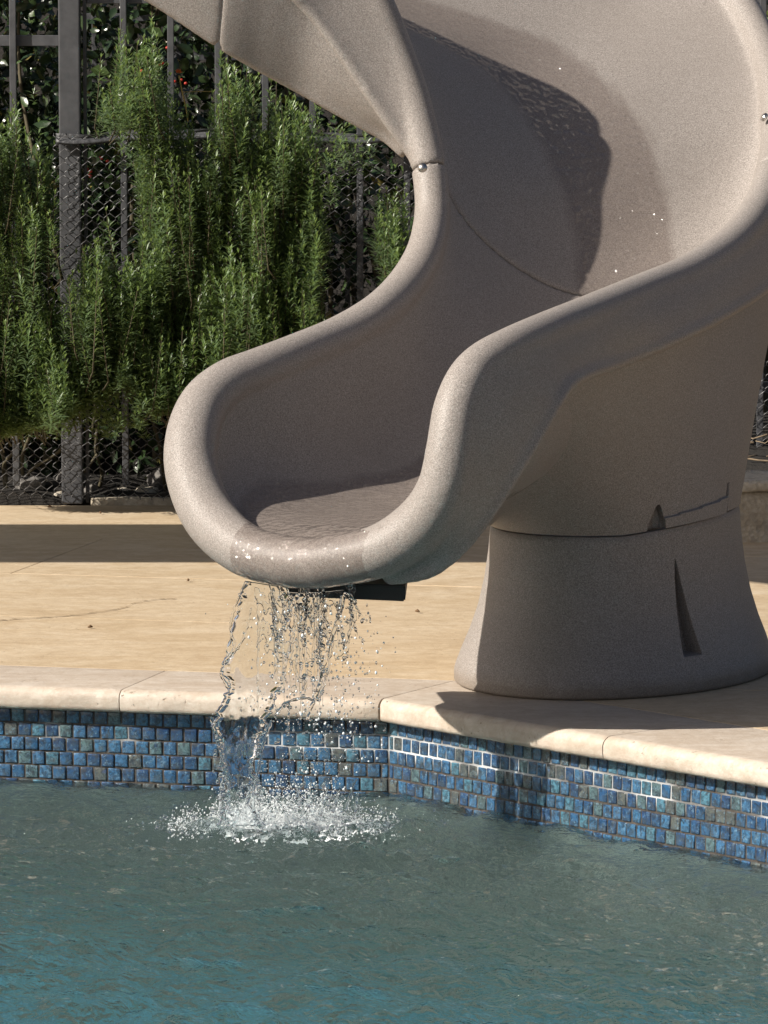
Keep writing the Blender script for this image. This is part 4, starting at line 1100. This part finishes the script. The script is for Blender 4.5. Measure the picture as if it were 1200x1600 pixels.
# broken strands on the right of the sheet
# second, torn part of the sheet under the middle of the lip
nt2, na2 = 190, 150; A2 = np.zeros((nt2, na2, 3)); kp = np.zeros((nt2, na2), bool)
for i in range(nt2):
    t = i/(nt2 - 1)
    for j in range(na2):
        f = j/(na2 - 1); px = 398 + 158*f + 10*(f - .4)*t; py = 918 + 8*math.sin(3.1*f) + 215*t
        P = np.array(at(px, py, 9.405)); q = Vector((P[0]*34, P[2]*17, 7.7))
        A2[i, j] = P + (0, mnoise.noise(q)*.007 + mnoise.noise(q*2.3)*.004 + mnoise.noise(q*5)*.002, 0)
        kp[i, j] = mnoise.noise(Vector((P[0]*46 + 2*mnoise.noise(q*.6), P[2]*17, 1.5))) + .55*mnoise.noise(Vector((P[0]*110, P[2]*60, 3))) > -.30 + 1.05*t + .35*(abs(f - .5)*2)**4
Fq = grid_faces(nt2, na2); Fq = Fq[kp.ravel()[Fq].all(1)]
used = np.unique(Fq); rm = -np.ones(nt2*na2, int); rm[used] = np.arange(len(used))
o = np_mesh('torn_sheet', A2.reshape(-1, 3)[used], rm[Fq], MAT['clear'], fall, True); o['kind'] = 'stuff'
md = o.modifiers.new('thickness', 'SOLIDIFY'); md.thickness = .0022; md.offset = 0
sa = Acc(); D1 = Drops(); D0 = Drops()
for k in range(40):
    x0 = wr.uniform(400, 556) if k % 3 else wr.uniform(470, 552)
    t0 = wr.uniform(905, 945); ln = wr.uniform(40, 190)*(1 if x0 < 540 else .6)
    n = 34; t = np.linspace(0, 1, n)
    px = x0 + np.cumsum(wr.normal(0, .55, n)) + wr.normal(0, 10)*t; py = t0 + ln*t
    P = np.array([at(a_, b_, 9.405 + wr.normal(0, .001) + .02*((x0 - 480)/80)**2) for a_, b_ in zip(px, py)])
    rad = .0011 + .0013*np.abs(np.sin(t*wr.uniform(9, 26) + wr.random()*6))**2 + wr.random()*.0008
    rad *= np.clip((1 - t)*6, .15, 1); sa.add(*tube_np(P, rad, 7))
    for _ in range(int(wr.uniform(2, 8))):
        q = wr.uniform(.3, 1.3); D1.add(at(x0 + wr.normal(0, 5) + (px[-1] - x0)*q, t0 + ln*q + wr.normal(0, 10), 9.40), wr.uniform(.0012, .0042), (1, 1, wr.uniform(.9, 1.7)), I2, .12)
# bright rope from the right of the lip and an arched lower edge
def rope(pts, r0, r1, y=9.40):
    n = 60; C = catmull(pts, n); P = np.array([at(a_ + wr.normal(0, .6), b_, y) for a_, b_ in C]); t = np.linspace(0, 1, n)
    sa.add(*tube_np(P, (r0 + (r1 - r0)*t)*(.75 + .5*np.abs(np.sin(t*17 + wr.random()*6))), 8))
rope([(540, 925), (524, 980), (508, 1030), (498, 1075), (488, 1100), (480, 1125)], .0042, .0030)
rope([(535, 930), (520, 995), (512, 1050), (500, 1090)], .0030, .0016, 9.39)
rope([(430, 1118), (445, 1100), (465, 1092), (480, 1091), (492, 1096)], .0030, .0022)
rope([(425, 1125), (412, 1160), (404, 1200), (396, 1245), (400, 1290)], .0028, .0030)
rope([(452, 1095), (451, 1120), (450, 1150)], .0012, .0030)
rope([(330, 1120), (341, 1160), (350, 1205), (345, 1250), (352, 1290)], .0032, .0042, 9.42)
rope([(384, 908), (367, 950), (360, 985), (366, 1010), (350, 1040), (346, 1056), (358, 1076)], .0022, .0030, 9.44)
rope([(392, 950), (384, 990), (366, 1020), (352, 1038)], .0014, .0026, 9.43)
sa.build('water_strand', MAT['clear'], fall, True)
# drops
for k in range(1500):
    u = wr.random()
    if u < .62: px = wr.normal(500, 34); py = wr.uniform(935, 1270)
    elif u < .8: px = wr.normal(430, 30); py = wr.uniform(930, 1130)
    else: px = wr.normal(555, 26); py = wr.uniform(960, 1190)
    (D0 if wr.random() < .4 else D1).add(at(px, py, wr.normal(9.41, .035)), .0006 + .0022*wr.random()**2.4, (1, 1, wr.uniform(.85, 1.5)), I2, .1)
for k in range(110):     # ring of drops thrown up along the edges of the lower column
    t = wr.random(); s_ = wr.random() < .6
    px = (338 + 16*t if s_ else 402) + wr.normal(0, 5); py = 1130 + 165*t
    D1.add(at(px, py, wr.normal(9.41, .02)), .0012 + .0040*wr.random()**1.6, (1, 1, wr.uniform(.8, 1.4)), I2, .15)
np_mesh('froth_drop', np.vstack(D0.V), np.vstack(D0.F), MAT['froth'], fall, True)
np_mesh('water_drop', np.vstack(D1.V), np.vstack(D1.F), MAT['clear'], fall, True)
# splash: foam and thrown drops
def mat_foam():
    b = NB('foam'); v = b.coord()
    return b.out((.90, .94, .96), .2, None, Transmission_Weight=.15, IOR=1.25, Specular_IOR_Level=.6)
MAT['foam'] = mat_foam()
splash = thing('splash', 'white frothy splash on the pool surface under the falling water', 'splash', (-.2, 9.55, WATER_Z), None, 'stuff')
SX0, SX1 = xof(272, 9.5), xof(600, 9.5)
nx, ny = 240, 130
gx = np.linspace(SX0 - .03, SX1 + .03, nx); gy_ = np.linspace(9.24, 9.86, ny); A = np.zeros((nx, ny, 3)); keep = np.zeros((nx, ny), bool)
for i, x in enumerate(gx):
    for j, y in enumerate(gy_):
        fx_ = (x - (SX0 + SX1)/2)/((SX1 - SX0)/2); fy_ = (y - 9.55 - .02*math.sin(7*x))/.26
        m = 1 - (abs(fx_)**2.2 + abs(fy_)**2) + .55*mnoise.noise(Vector((x*20, y*11, 0))) + .25*mnoise.noise(Vector((x*60, y*40, 2)))
        h = min(1, max(0, m))*.008*(.35 + abs(mnoise.noise(Vector((x*34, y*24, 5))))*1.7) + .004*mnoise.noise(Vector((x*120, y*80, 1)))
        A[i, j] = (x, y, WATER_Z + .001 + h); keep[i, j] = m > .38 and mnoise.noise(Vector((x*60, y*30, 9))) + .5*mnoise.noise(Vector((x*130, y*70, 3))) > -.12 + .3*(1 - min(1, m))
Fc = grid_faces(nx, ny)[:, ::-1]; kf = keep.ravel()[Fc].all(1) & (wr.random(len(Fc)) < .90)
np_mesh('foam_patch', A.reshape(-1, 3), Fc[kf], MAT['foam'], splash, True)
D2, D3 = Drops(), Drops()
for k in range(17000):
    x = wr.normal(-.215, .085) if wr.random() < .86 else wr.uniform(SX0 - .02, SX1 + .03)
    y = wr.normal(9.55, .075)
    if mnoise.noise(Vector((x*26, y*13, 4))) + .5*mnoise.noise(Vector((x*70, y*36, 1))) < wr.normal(-.12, .2): continue
    e = max(0, 1 - abs(x + .2)/.23)
    z = WATER_Z + .002 + (wr.exponential(.016)*(.4 + e) if wr.random() < .85 else wr.exponential(.038)*e)
    D2.add((x, y, z), .0005 + .0015*wr.random()**2.0, (1, 1, wr.uniform(.8, 1.4)), I1)
np_mesh('foam_bubble', np.vstack(D2.V), np.vstack(D2.F), MAT['froth'], splash, True)
for k in range(420):
    x = wr.normal(-.2, .14); y = wr.normal(9.52, .11); e = max(0, 1 - abs(x + .2)/.26)
    D3.add((x, y, WATER_Z + .004 + wr.exponential(.035)*(.25 + e)), .0010 + .0032*wr.random()**2, (1, 1, wr.uniform(.8, 1.8)), I2, .1)
for k in range(130):
    x = wr.uniform(SX0 - .10, SX1 + .08); y = wr.normal(9.5, .16)
    D3.add((x, y, WATER_Z + .003), .001 + .002*wr.random(), (1.4, 1.4, .8), I2, .1)
np_mesh('splash_drop', np.vstack(D3.V), np.vstack(D3.F), MAT['clear'], splash, True)
sp = Acc()
for px, py, dx, dy in ((470, 1262, -12, -42), (482, 1262, 4, -40), (500, 1275, 14, -44), (520, 1270, 10, -36), (540, 1268, 18, -50), (555, 1270, 6, -34), (352, 1290, -22, -26), (370, 1300, -6, -40), (330, 1296, -30, -16)):
    t = np.linspace(0, 1, 16); P = np.array([at(px + dx*a_ + wr.normal(0, .5), py + dy*(a_*1.6 - .6*a_*a_), 9.50) for a_ in t]); sp.add(*tube_np(P, .0034*(1 - t*.7)*(.7 + .6*np.abs(np.sin(t*11))), 7))
sp.build('splash_jet', MAT['clear'], splash, True)
